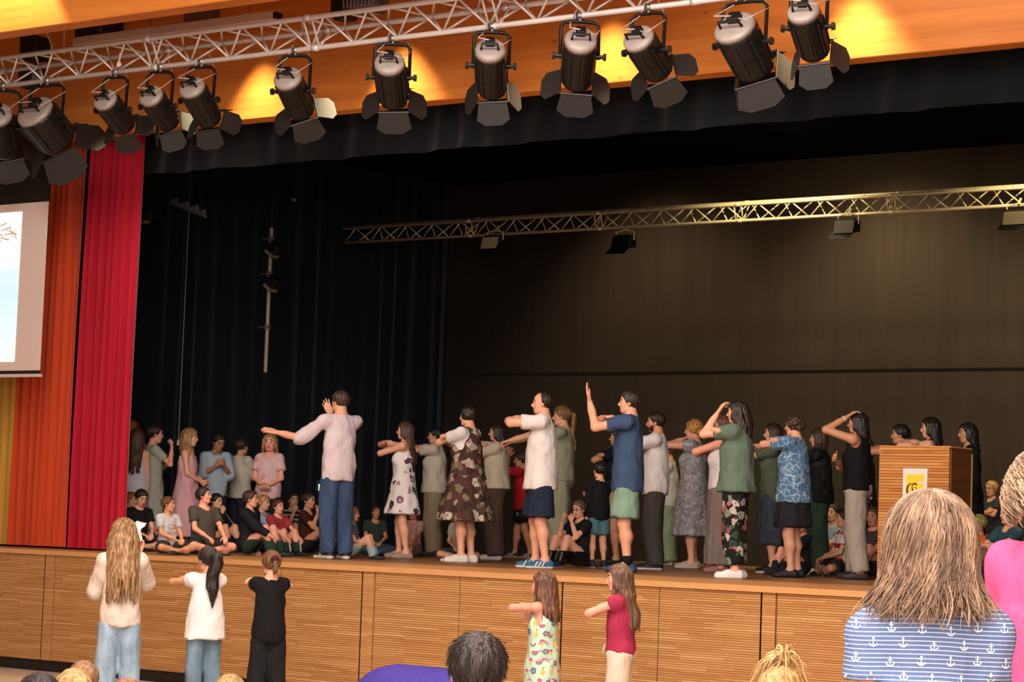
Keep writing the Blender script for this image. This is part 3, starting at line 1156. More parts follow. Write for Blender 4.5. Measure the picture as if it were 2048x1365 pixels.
class Vol:
    """signed distance volume; parts are blended in their own neighbourhood only"""

    def __init__(s, lo, hi, res):
        s.lo = np.array(lo, float)-res*2
        s.res = res
        n = np.ceil((np.array(hi, float)+res*2-s.lo)/res).astype(int)+1
        s.n = n
        s.ax = [s.lo[i]+np.arange(n[i])*res for i in range(3)]
        s.D = np.full(n, 1.0, np.float32)

    def sub(s, lo, hi):
        i0 = np.clip(np.floor((np.array(lo)-s.lo)/s.res).astype(int), 0, s.n)
        i1 = np.clip(np.ceil((np.array(hi)-s.lo)/s.res).astype(int)+1, 0, s.n)
        sl = tuple(slice(a, b) for a, b in zip(i0, i1))
        X = s.ax[0][sl[0]][:, None, None]
        Y = s.ax[1][sl[1]][None, :, None]
        Z = s.ax[2][sl[2]][None, None, :]
        return sl, X, Y, Z

    def put(s, sl, d, k):
        if d.size == 0:
            return
        a = s.D[sl]
        if k > 0:
            h = np.clip(.5+.5*(a-d)/k, 0, 1)
            s.D[sl] = a*(1-h)+d*h-k*h*(1-h)
        else:
            s.D[sl] = np.minimum(a, d)

    def cap(s, a, b, ra, rb=None, k=.02, flat=None):
        rb = ra if rb is None else rb
        a, b = np.asarray(a, float), np.asarray(b, float)
        m = max(ra, rb)+k+s.res*2
        sl, X, Y, Z = s.sub(np.minimum(a, b)-m, np.maximum(a, b)+m)
        ba = b-a
        L2 = ba@ba+1e-12
        t = np.clip(((X-a[0])*ba[0]+(Y-a[1])*ba[1]+(Z-a[2])*ba[2])/L2, 0, 1)
        d = np.sqrt((X-a[0]-t*ba[0])**2+(Y-a[1]-t*ba[1])**2+(Z-a[2]-t*ba[2])**2)-(ra+(rb-ra)*t)
        if flat is not None:                      # cut off beyond the far end
            u = ba/math.sqrt(L2)
            d = np.maximum(d, (X-b[0])*u[0]+(Y-b[1])*u[1]+(Z-b[2])*u[2]-flat)
        s.put(sl, d.astype(np.float32), k)

    def ell(s, c, r, R=None, k=.02):
        c, r = np.asarray(c, float), np.asarray(r, float)
        m = r.max()+k+s.res*2
        sl, X, Y, Z = s.sub(c-m, c+m)
        x, y, z = X-c[0], Y-c[1], Z-c[2]
        if R is not None:
            x, y, z = (x*R[0, i]+y*R[1, i]+z*R[2, i] for i in range(3))
        k0 = np.sqrt((x/r[0])**2+(y/r[1])**2+(z/r[2])**2)
        k1 = np.sqrt((x/r[0]**2)**2+(y/r[1]**2)**2+(z/r[2]**2)**2)+1e-9
        s.put(sl, (k0*(k0-1)/k1).astype(np.float32), k)

    def cone(s, z0, z1, prof, cx=0.0, cy=0.0, k=.02, pleat=(0, 0), seed=0.0):
        """upright elliptical loft; prof: rows (z, rx, ry, cy)"""
        pf = np.array(prof, float)
        m = max(pf[:, 1].max(), pf[:, 2].max())*1.25+k+s.res*2
        sl, X, Y, Z = s.sub((cx-m, cy+pf[:, 3].min()-m, z0-k), (cx+m, cy+pf[:, 3].max()+m, z1+k))
        o = np.argsort(pf[:, 0])
        zz = Z.ravel()
        rx = np.interp(zz, pf[o, 0], pf[o, 1])[None, None, :]
        ry = np.interp(zz, pf[o, 0], pf[o, 2])[None, None, :]
        yc = cy+np.interp(zz, pf[o, 0], pf[o, 3])[None, None, :]
        x, y = X-cx, Y-yc
        q = np.sqrt((x/rx)**2+(y/ry)**2)
        if pleat[0]:
            w = np.clip((z1-Z)/(z1-z0), 0, 1)
            an = np.arctan2(y/ry, x/rx)
            q = q-pleat[1]*w*(np.sin(an*pleat[0]+seed+1.3*np.sin(an*2+seed))+.5*np.sin(an*(pleat[0]*1.7)+seed*2))
        d = (q-1)*np.minimum(rx, ry)*.9
        d = np.maximum(d, np.maximum(z0-Z, Z-z1))
        s.put(sl, d.astype(np.float32), k)

    def minus_ell(s, c, r, k=.0):
        c, r = np.asarray(c, float), np.asarray(r, float)
        m = r.max()+k+s.res*3
        sl, X, Y, Z = s.sub(c-m, c+m)
        k0 = np.sqrt(((X-c[0])/r[0])**2+((Y-c[1])/r[1])**2+((Z-c[2])/r[2])**2)
        s.D[sl] = np.maximum(s.D[sl], -((k0-1)*r.min()).astype(np.float32))

    def clip(s, p, nrm):
        """keep the side away from nrm"""
        p, nrm = np.asarray(p, float), np.asarray(nrm, float)
        X, Y, Z = s.ax[0][:, None, None], s.ax[1][None, :, None], s.ax[2][None, None, :]
        s.D = np.maximum(s.D, ((X-p[0])*nrm[0]+(Y-p[1])*nrm[1]+(Z-p[2])*nrm[2]).astype(np.float32))

    def wrinkle(s, amp, f, seed):
        X, Y, Z = s.ax[0][:, None, None], s.ax[1][None, :, None], s.ax[2][None, None, :]
        s.D = s.D+(amp*(np.sin(X*f+2.1*np.sin(Z*f*.37+seed))*np.sin(Y*f*.9+seed*1.7+1.6*np.sin(Z*f*.31))+.6*np.sin(Z*f*.55+3*X*f*.3+seed+2*np.sin(Y*f*.4)))).astype(np.float32)

    def mesh(s):
        D = s.D
        D[0], D[-1], D[:, 0], D[:, -1], D[:, :, 0], D[:, :, -1] = 1, 1, 1, 1, 1, 1
        I = D < 0
        c = np.zeros(np.array(D.shape)-1, np.uint8)
        n = D.shape
        for i in (0, 1):
            for j in (0, 1):
                for k in (0, 1):
                    c += I[i:n[0]-1+i, j:n[1]-1+j, k:n[2]-1+k]
        act = (c > 0) & (c < 8)
        ai = np.argwhere(act)
        if len(ai) == 0:
            return np.zeros((0, 3)), np.zeros((0, 4), int)
        idx = np.full(c.shape, -1, np.int64)
        idx[act] = np.arange(len(ai))
        pos = np.zeros((len(ai), 3))
        cnt = np.zeros(len(ai))
        for ax in range(3):
            o1, o2 = [q for q in range(3) if q != ax]
            for u in (0, 1):
                for w in (0, 1):
                    a = np.zeros(3, int)
                    a[o1], a[o2] = u, w
                    b = a.copy()
                    b[ax] = 1
                    A, B = ai+a, ai+b
                    da, db = D[A[:, 0], A[:, 1], A[:, 2]], D[B[:, 0], B[:, 1], B[:, 2]]
                    m = (da < 0) != (db < 0)
                    t = np.where(m, da/np.where(m, da-db, 1), 0)
                    p = a[None]+np.outer(t, b-a)
                    pos[m] += p[m]
                    cnt[m] += 1
        V = s.lo+s.res*(ai+pos/cnt[:, None])
        Fs = []
        for ax in range(3):
            o1, o2 = [(1, 2), (2, 0), (0, 1)][ax]
            sl0 = [slice(None)]*3
            sl1 = [slice(None)]*3
            sl0[ax], sl1[ax] = slice(0, -1), slice(1, None)
            e = I[tuple(sl0)] != I[tuple(sl1)]
            ei = np.argwhere(e)
            ok = (ei[:, o1] > 0) & (ei[:, o2] > 0) & (ei[:, o1] < n[o1]-1) & (ei[:, o2] < n[o2]-1)
            ei = ei[ok]
            fl = I[ei[:, 0], ei[:, 1], ei[:, 2]]
            q = []
            for u, w in ((-1, -1), (0, -1), (0, 0), (-1, 0)):
                cc = ei.copy()
                cc[:, o1] += u
                cc[:, o2] += w
                q.append(idx[cc[:, 0], cc[:, 1], cc[:, 2]])
            q = np.stack(q, 1)
            q[~fl] = q[~fl][:, ::-1]
            Fs.append(q)
        F = np.concatenate(Fs)
        return V, F


# ---------------------------------------------------------------- head and hand shapes, made once
def make_head(res, fem, child):
    v = Vol((-.5, -.62, -.62), (.5, .62, .62), res)
    jw = .235 if fem else .255
    if child:
        jw = .25
    v.ell((0, -.05, .135), (.335, .425, .365), k=.02)
    v.ell((0, .09, -.16), (jw, .28, .33), k=.10)
    v.ell((0, .24, -.40), (.085, .08, .075), k=.09)
    v.cap((-.15, .315, .10), (.15, .315, .10), .045, k=.06)
    for s in (-1, 1):
        v.ell((s*.175, .215, -.09), (.085, .09, .08), k=.07)
        v.cap((s*.22, .0, -.30), (s*.12, .22, -.40), .06, k=.08)
        v.minus_ell((s*.135, .405, .025), (.085, .07, .058))
        v.ell((s*.135, .30, .022), (.062, .062, .062), k=.005)
        v.ell((s*.335, -.03, -.03), (.03, .085, .125), k=.02)
    ns = .75 if child else 1.0
    v.cap((0, .355, .05), (0, .36+.085*ns, -.12), .032, .046, k=.035)
    for s in (-1, 1):
        v.ell((s*.045, .385, -.135), (.035, .04, .03), k=.03)
    v.ell((0, .345, -.235), (.10, .045, .026), k=.015)
    v.ell((0, .335, -.285), (.085, .045, .03), k=.015)
    v.cap((0, -.09, -.25), (0, -.13, -.62), .19, .19, k=.08)
    V, F = v.mesh()
    C = V[F].mean(1)
    mi = np.zeros(len(F), int)
    x, y, z = np.abs(C[:, 0]), C[:, 1], C[:, 2]
    mi[(x < .105) & (y > .30) & (np.abs(z+.26) < .05)] = 1
    ey = np.sqrt((x-.135)**2+(y-.30)**2+(z-.022)**2) < .075
    mi[ey & (y > .30) & (np.abs(z-.022) < .034)] = 2
    mi[ey & (y > .31) & (np.abs(x-.135) < .028)] = 3
    mi[(x > .05) & (x < .215) & (y > .27) & (np.abs(z-.115-.03*(x < .15)) < .022)] = 3
    return V, F, mi


def make_hand(curl, spread, res=.04):
    """right hand, wrist at origin, fingers to +Z, palm to +Y, thumb to -X; unit hand length"""
    v = Vol((-.62, -.25, -.18), (.42, .55, 1.1), res)
    xs = (-.165, -.055, .055, .155)
    kn = (.50, .53, .51, .46)
    ln = (.41, .46, .42, .33)
    rr = (.056, .058, .055, .048)
    for i in range(4):
        v.cap((xs[i]*.55, 0, .05), (xs[i], 0, kn[i]), .085, .072, k=.05)
    v.cap((0, 0, -.14), (0, 0, .12), .105, .11, k=.06)
    for i in range(4):
        p = V3(xs[i], -.01, kn[i])
        ang = 0.0
        sp = (i-1.5)*spread
        for j, fr in enumerate((.46, .31, .23)):
            ang += math.radians(curl[j])*(1+.12*i)
            d = V3(math.sin(sp)*math.cos(ang), math.sin(ang), math.cos(sp)*math.cos(ang))
            q_ = p+d*ln[i]*fr
            v.cap(p, q_, rr[i]*(1-.08*j), rr[i]*(1-.08*(j+1)), k=.012)
            p = q_
    t0, t1, t2, t3 = V3(-.12, .03, .12), V3(-.27, .07, .30), V3(-.36, .10, .46), V3(-.385, .14, .60)
    v.cap(t0, t1, .085, .07, k=.05)
    v.cap(t1, t2, .066, .058, k=.015)
    v.cap(t2, t3, .056, .046, k=.012)
    return v.mesh()


HEADS = {}
HANDS = {'open': make_hand((6, 8, 6), .10), 'soft': make_hand((22, 28, 18), .03), 'grip': make_hand((48, 55, 30), .0)}


def head_of(res, fem, child):
    k = (res, fem, child)
    if k not in HEADS:
        HEADS[k] = make_head(res, fem, child)
    return HEADS[k]


def rotm(yaw, pitch, roll=0.0):
    """yaw about Z (left positive), then pitch (up positive), degrees; columns are X right, Y forward, Z up"""
    return np.array(Matrix.Rotation(math.radians(yaw), 3, 'Z') @ Matrix.Rotation(math.radians(pitch), 3, 'X') @ Matrix.Rotation(math.radians(roll), 3, 'Y'))


def unit(v):
    v = np.array(v, float)
    return v/np.linalg.norm(v)


# right arm: upper arm direction, forearm direction, palm direction, hand shape (x is outwards, y forward, z up)
ARMS = {
    'down': ((.10, .02, -1), (.0, .16, -1), (-1, 0, 0), 'soft'),
    'cross': ((-.16, .97, -.06), (-.90, -.36, .10), (-.2, -.3, -1), 'soft'),
    'crosstop': ((-.10, .95, .02), (-.88, -.40, .10), (-.2, -.3, -1), 'soft'),
    'crosslow': ((-.12, .93, -.34), (-.92, -.22, .22), (-.2, -.3, -1), 'soft'),
    'fold': ((.05, .60, -.8), (-.95, .15, .22), (0, -1, -.2), 'soft'),
    'fwd': ((-.05, 1, -.02), (-.1, 1, .02), (0, 0, -1), 'open'),
    'fwdlow': ((.08, .85, -.5), (.0, 1, -.02), (0, 0, -1), 'open'),
    'shoulder': ((-.1, .93, .02), (-.55, -.78, .28), (0, -.4, -1), 'soft'),
    'head': ((-.05, .93, .30), (-.30, -.74, .50), (0, -.8, -.4), 'soft'),
    'chin': ((.05, .75, -.65), (-.35, .1, .93), (-.3, -1, 0), 'grip'),
    'up': ((.0, .97, -.20), (-.02, .25, .97), (0, -1, .2), 'open'),
    'clasp': ((.16, .20, -.96), (-.62, .62, -.42), (-.6, -.3, .3), 'soft'),
    'knee': ((.10, .75, -.66), (-.15, .80, -.45), (0, 0, -1), 'soft'),
    'hug': ((.12, .80, -.55), (-.62, .72, .0), (0, -1, -.3), 'soft'),
    'lap': ((.12, .38, -.92), (-.50, .80, -.35), (0, 0, -1), 'soft'),
    'droop': ((-.02, 1, -.10), (.0, .93, -.28), (0, -.2, -1), 'grip'),
    'ear': ((.30, .75, .10), (-.25, -.25, .94), (-.6, -.5, 0), 'open'),
    'point': ((.25, .85, .25), (.05, .55, .84), (0, -.5, .5), 'grip'),
    'side': ((.75, .55, -.15), (.75, .65, .05), (0, .4, -1), 'open'),
}


class Skel:
    def __init__(s, H, kidf, fem, girth, legs, arms, lean, head, stride=0.0, hd=None):
        s.H, s.kid, s.fem, s.g = H, kidf, fem, girth
        hh = (.128+.040*kidf)*H if hd is None else hd*H
        s.hh = hh
        crotch = (.475-.02*kidf)*H
        hipz = crotch+.045*H
        s.shw = (.094 if fem else .106)*H*(1-.08*kidf)*(1+.25*(girth-1))
        s.hipw = .05*H*(1+.3*(girth-1))
        torso = H-hh-.045*H-hipz               # hip to shoulder line
        thigh, shin = hipz-.275*H, .235*H
        s.legs_kind = legs
        sgn = (1, -1)
        if legs in ('stand', 'walk'):
            pel = V3(0, 0, hipz)
            s.hip = [pel+V3(k*s.hipw, 0, 0) for k in sgn]
            s.ank = [V3(k*s.hipw*1.32, k*stride*H*.5-.015*H, .045*H) for k in sgn]
            s.knee = [(s.hip[i]*.47+s.ank[i]*.53)+V3(0, .018*H, 0) for i in (0, 1)]
            s.fdir = [unit((k*.18, 1, 0)) for k in sgn]
        elif legs == 'cross':
            pel = V3(0, 0, .085*H)
            s.hip = [pel+V3(k*s.hipw, .01*H, 0) for k in sgn]
            s.knee = [V3(k*.195*H, .165*H, .075*H) for k in sgn]
            s.ank = [V3(-.055*H, .155*H, .045*H), V3(.06*H, .215*H, .04*H)]
            s.fdir = [unit((-1, .15, 0)), unit((1, .25, 0))]
        elif legs == 'kneesup':
            pel = V3(0, 0, .085*H)
            s.hip = [pel+V3(k*s.hipw, .01*H, 0) for k in sgn]
            s.knee = [V3(k*.075*H, .20*H, .25*H) for k in sgn]
            s.ank = [V3(k*.07*H, .27*H, .045*H) for k in sgn]
            s.fdir = [unit((k*.12, 1, 0)) for k in sgn]
        elif legs == 'kneel':
            pel = V3(0, 0, .15*H)
            s.hip = [pel+V3(k*s.hipw, 0, 0) for k in sgn]
            s.knee = [V3(k*.085*H, .215*H, .05*H) for k in sgn]
            s.ank = [V3(k*.07*H, -.03*H, .05*H) for k in sgn]
            s.fdir = [unit((0, -1, 0)) for k in sgn]
        s.pel = pel
        RL = rotm(0, -lean)
        s.RL = RL
        s.tl = torso
        up = RL @ V3(0, 0, 1)
        s.up = up
        s.sho = []
        for i, k in enumerate(sgn):
            A = ARMS[arms[i]] if isinstance(arms[i], str) else arms[i]
            u = unit(A[0])
            lift = max(0, min(1, (u[2]+.9)/1.2))
            s.sho.append(pel+RL @ V3(k*s.shw, (.022*u[1]*lift-.002)*H, torso+(-.012+.020*lift)*H))
        s.neck = pel+RL @ V3(0, -.005*H, torso+.015*H)
        RH = RL @ rotm(head[0], head[1]+lean*.8, head[2] if len(head) > 2 else 0)
        s.RH = RH
        s.headc = s.neck+RL @ V3(0, .012*H, .03*H)+RH @ V3(0, .03*hh, .5*hh)
        s.top = s.headc+RH @ V3(0, -.04*hh, .52*hh)
        ua, fa = (.175-.008*kidf)*H, (.146-.006*kidf)*H
        s.hl = .105*H
        s.elb, s.wri, s.hdir, s.palm, s.hshape = [], [], [], [], []
        for i, k in enumerate(sgn):
            a = arms[i]
            A = ARMS[a] if isinstance(a, str) else a
            mir = V3(k, 1, 1)
            u, f, p = (RL @ (unit(A[j])*mir) for j in (0, 1, 2))
            e = s.sho[i]+u*ua
            s.elb.append(e)
            s.wri.append(e+f*fa)
            s.hdir.append(f)
            s.palm.append(p)
            s.hshape.append(A[3])

    def bounds(s, pad):
        P = np.array(s.hip+s.knee+s.ank+s.sho+s.elb+s.wri+[s.neck, s.pel, s.headc]+[w+d*s.hl for w, d in zip(s.wri, s.hdir)])
        lo, hi = P.min(0)-pad, P.max(0)+pad
        lo[2] = max(lo[2], -.005)
        return lo, hi

    # ---- shared body masses, inflated by e
    def torso(s, v, e, k=.05, bust=True):
        H, g, R = s.H, s.g, s.RL
        at = lambda x, y, z: s.pel+R @ V3(x*H, y*H, z*s.tl)
        fem = s.fem*(1-s.kid)
        v.ell(at(0, -.005, .04), ((.094+.008*fem)*H*g+e, .070*H*g+e, .080*H+e), R, k*H)
        v.ell(at(0, .004, .34), ((.082-.010*fem)*H*g+e, .060*H*g+e, .10*H+e), R, k*H)
        v.ell(at(0, .0, .68), ((.090-.008*fem)*H*g+e, .064*H*g+e, .105*H+e), R, k*H)
        for i, q in enumerate(s.sho):
            v.cap(at(0, -.004, .90), q, .040*H*g+e, .030*H+e*.8, k*H*.7)
            v.cap(s.neck+R @ V3(0, -.010*H, .004*H), q*.75+s.neck*.25, .026*H+e*.5, .024*H+e*.6, .02*H)
        if bust and fem > .4:
            for q in (-1, 1):
                v.ell(at(q*.042, .048*g, .66), (.042*H+e*.6, .036*H+e*.6, .042*H+e*.6), R, .03*H)

    def thighs(s, v, e, e2=None, k=.03):
        H, g = s.H, s.g
        e2 = e if e2 is None else e2
        for i in (0, 1):
            v.cap(s.hip[i], s.knee[i], .056*H*g+e, .036*H*g**.5+e2, k*H)


def build_body(s, res, skin, hres):
    H = s.H
    lo, hi = s.bounds(.09*H)
    hi[2] = s.neck[2]+.08*H
    hi[2] = max(hi[2], max(w[2] for w in s.wri)+.05*H, max(e[2] for e in s.elb)+.05*H)
    v = Vol(lo, hi, res)
    s.torso(v, 0)
    s.thighs(v, -.004*H)
    for i in (0, 1):
        v.cap(s.knee[i], s.ank[i], .034*H, .0205*H, .02*H)
        ca = s.knee[i]*.68+s.ank[i]*.32
        back = unit(np.cross(np.cross(s.ank[i]-s.knee[i], s.fdir[i]), s.ank[i]-s.knee[i]))*-1
        v.ell(ca+back*.010*H, (.031*H,)*3, None, .03*H)
        f0 = s.ank[i]+V3(0, 0, -.028*H)
        v.cap(s.ank[i], f0+s.fdir[i]*.075*H, .022*H, .015*H, .02*H)
        v.cap(f0-s.fdir[i]*.025*H, f0+s.fdir[i]*.095*H, .017*H, .013*H, .02*H)
        fs = .93 if s.fem else 1.0
        fs *= 1-.1*s.kid
        v.cap(s.sho[i], s.elb[i], .031*H*fs*s.g**.5, .0245*H*fs, .016*H)
        v.cap(s.elb[i], s.elb[i]*.3+s.wri[i]*.7, .0265*H*fs, .020*H*fs, .012*H)
        v.cap(s.elb[i]*.4+s.wri[i]*.6, s.wri[i], .021*H*fs, .0165*H*fs, .012*H)
    nr = .030*H if s.fem or s.kid > .4 else .034*H
    v.cap(s.neck-s.RL @ V3(0, 0, .03*H), s.headc+s.RH @ V3(0, -.10*s.hh, -.30*s.hh), nr*1.12, nr, .03*H)
    V, F = v.mesh()
    mi = np.zeros(len(F), int)
    Vs, Fs, Ms = [V], [F], [mi]
    n = len(V)
    hV, hF, hM = head_of(hres, bool(s.fem), s.kid > .5)
    hv = (hV*s.hh) @ s.RH.T+s.headc
    Vs.append(hv)
    Fs.append(hF+n)
    Ms.append(hM)
    n += len(hv)
    for i in (0, 1):
        a, b = HANDS[s.hshape[i]]
        zc = unit(s.hdir[i])
        yc = s.palm[i]-zc*(s.palm[i]@zc)
        yc = unit(yc) if np.linalg.norm(yc) > .05 else unit(np.cross(zc, (1, .3, .2)))
        xc = np.cross(yc, zc)
        M = np.stack([xc*(1 if i == 0 else -1), yc, zc])
        hv = (a*s.hl) @ M+s.wri[i]
        Vs.append(hv)
        Fs.append((b if i == 0 else b[:, ::-1])+n)
        Ms.append(np.zeros(len(b), int))
        n += len(hv)
    return np.concatenate(Vs), np.concatenate(Fs), np.concatenate(Ms)


# ---------------------------------------------------------------- hair
def sph(az, el):
    """direction in head frame: az 0 at the back, + to the right; el up"""
    a, e = math.radians(az), math.radians(el)
    return V3(math.sin(a)*math.cos(e), -math.cos(a)*math.cos(e), math.sin(e))


def hair_vol(style, res, seed, length, vol=1.0):
    r = np.random.RandomState(seed)
    zl = -max(length, .6)-.2
    v = Vol((-.75, -1.15, zl), (.75, .62, 1.05 if style != 'sprout' else 1.2), res)
    th = .045*(vol if style not in ('pony', 'sprout') else 1)
    v.ell((0, -.055, .15), (.345+th, .435+th, .375+th), k=.0)
    # forehead and nape lines
    def faceline(fy, fz, ty, tz, ny, nz):
        n1 = unit((0, (fz-tz), -(fy-ty)))
        v.clip((0, ty, tz), n1)
        n2 = unit((0, (nz-tz)*-1, (ny-ty)))
        if n2[2] > 0:
            n2 = -n2
        v.clip((0, ty, tz), n2)
    if style == 'short':
        faceline(.36, .33, .10, -.02, -.30, -.27)
    elif style == 'balding':
        faceline(.10, .52, .02, -.02, -.30, -.25)
    elif style == 'curly':
        faceline(.36, .30, .14, -.10, -.30, -.42)
        for _ in range(70):
            d = sph(r.uniform(-125, 125), r.uniform(-38, 88))
            v.ell(V3(0, -.055, .12)+d*V3(.37, .45, .40)*vol, (r.uniform(.07, .13),)*3, k=.02)
    elif style == 'bob':
        faceline(.37, .30, .16, -.05, -.34, -.30)
    elif style in ('long', 'wavy', 'pony', 'bun', 'tied', 'sprout'):
        faceline(.36, .32, .10, -.02, -.32, -.26)
    if style in ('bob', 'long', 'wavy'):
        n = 15
        for k in range(n):
            az = -112+224*k/(n-1)+r.uniform(-5, 5)
            d0 = sph(az, 12)
            p0 = V3(0, -.05, .12)+d0*V3(.345, .43, .37)
            d1 = sph(az, -20)
            p1 = V3(0, -.05, .0)+d1*V3(.40*vol, .46*vol, .37)+V3(0, -.03, -.12)
            v.cap(p0, p1, .085, .085, k=.03)
            if style == 'bob':
                v.cap(p1, p1+V3(-d1[0]*.04, .03, -(length-.15)+r.uniform(-.04, .04)), .085, .06, k=.03)
            else:
                az2 = az*.62 if style == 'long' else az*.78
                d2 = sph(az2, 0)
                p2 = V3(0, -.10, 0)+d2*V3(.40, .38, 0)*vol+V3(0, -.08, -.62)
                p3 = V3(0, -.12, 0)+d2*V3(.42, .30, 0)*vol+V3(r.uniform(-.04, .04), -.10, -length+r.uniform(-.14, .10))
                v.cap(p1, p2, .085, .085, k=.025)
                if style == 'wavy':
                    pm = (p2+p3)/2+V3(r.uniform(-.06, .06), r.uniform(-.06, .06), 0)
                    v.cap(p2, pm, .085, .09, k=.03)
                    v.cap(pm, p3, .09, .04, k=.03)
                else:
                    v.cap(p2, p3, .082, .035, k=.025)
    if style in ('pony', 'sprout'):
        b = V3(0, -.50, .22) if style == 'pony' else V3(-.02, -.16, .58)
        v.ell(b, (.09, .09, .09), k=.04)
        if style == 'pony':
            pts = [b, b+V3(0, -.14, -.12), b+V3(.02, -.13, -.45), b+V3(.0, -.05, -length*.6-.1), b+V3(.02, .03, -length-.1)]
            rad = [.07, .11*vol, .125*vol, .12*vol, .04]
            for (p, q_, ra, rb) in zip(pts, pts[1:], rad, rad[1:]):
                v.cap(p, q_, ra, rb, k=.03)
    if style in ('bun', 'tied'):
        v.ell((0, -.52, .20 if style == 'bun' else .0), (.15, .13, .15) if style == 'bun' else (.11, .10, .13), k=.04)
    # strands as fine relief
    X, Y, Z = v.ax[0][:, None, None], v.ax[1][None, :, None], v.ax[2][None, None, :]
    an = np.arctan2(X, -(Y+.02)) if style not in ('short', 'balding', 'sprout') else np.arctan2(X, Y+.45)
    v.D = v.D+(.012*np.sin(an*26+2*np.sin(Z*5+seed))+.008*np.sin(an*47+Z*4)).astype(np.float32)
    return v.mesh()


_HC = {}


def add_hair(s, root, style, color, length, res, seed, vol=1.0, c2=None, tip=True):
    key = (style, res, seed % 4, length, vol)
    if key not in _HC:
        _HC[key] = hair_vol(style, res, seed % 4, length, vol)
    V, F = _HC[key]
    P = V.copy()
    if style in ('long', 'wavy', 'bob', 'pony'):
        # below the chin the hair hangs plumb and clears the shoulders
        W = (V*s.hh) @ s.RH.T+s.headc
        RB = s.RL
        W2 = (V*s.hh) @ RB.T+s.headc
        t = np.clip((-.1-V[:, 2])/.5, 0, 1)[:, None]
        W = W*(1-t)+W2*t
        loc = (W-s.pel) @ s.RL
        lim = -.050*s.H*s.g-.012
        zt = s.tl+.0*s.H
        m = (loc[:, 2] < zt) & (V[:, 1] < .1)
        push = np.clip((zt-loc[:, 2])/(.07*s.H), 0, 1)*.45*s.hh*.5
        loc[m, 1] -= push[m]*np.clip(1-np.abs(loc[m, 0])/(s.shw*1.6), .35, 1)
        W = loc @ s.RL.T+s.pel
    else:
        W = (V*s.hh) @ s.RH.T+s.headc
    return from_me('hair', quads_mesh('hair', W, F, [hairmat(color, c2)]), root)


# ---------------------------------------------------------------- clothes
def cloth_obj(name, v, m, root, wr=(.004, 40, 1.0)):
    if wr:
        v.wrinkle(*wr)
    V, F = v.mesh()
    return from_me(name, quads_mesh(name, V, F, m if isinstance(m, list) else [m]), root)


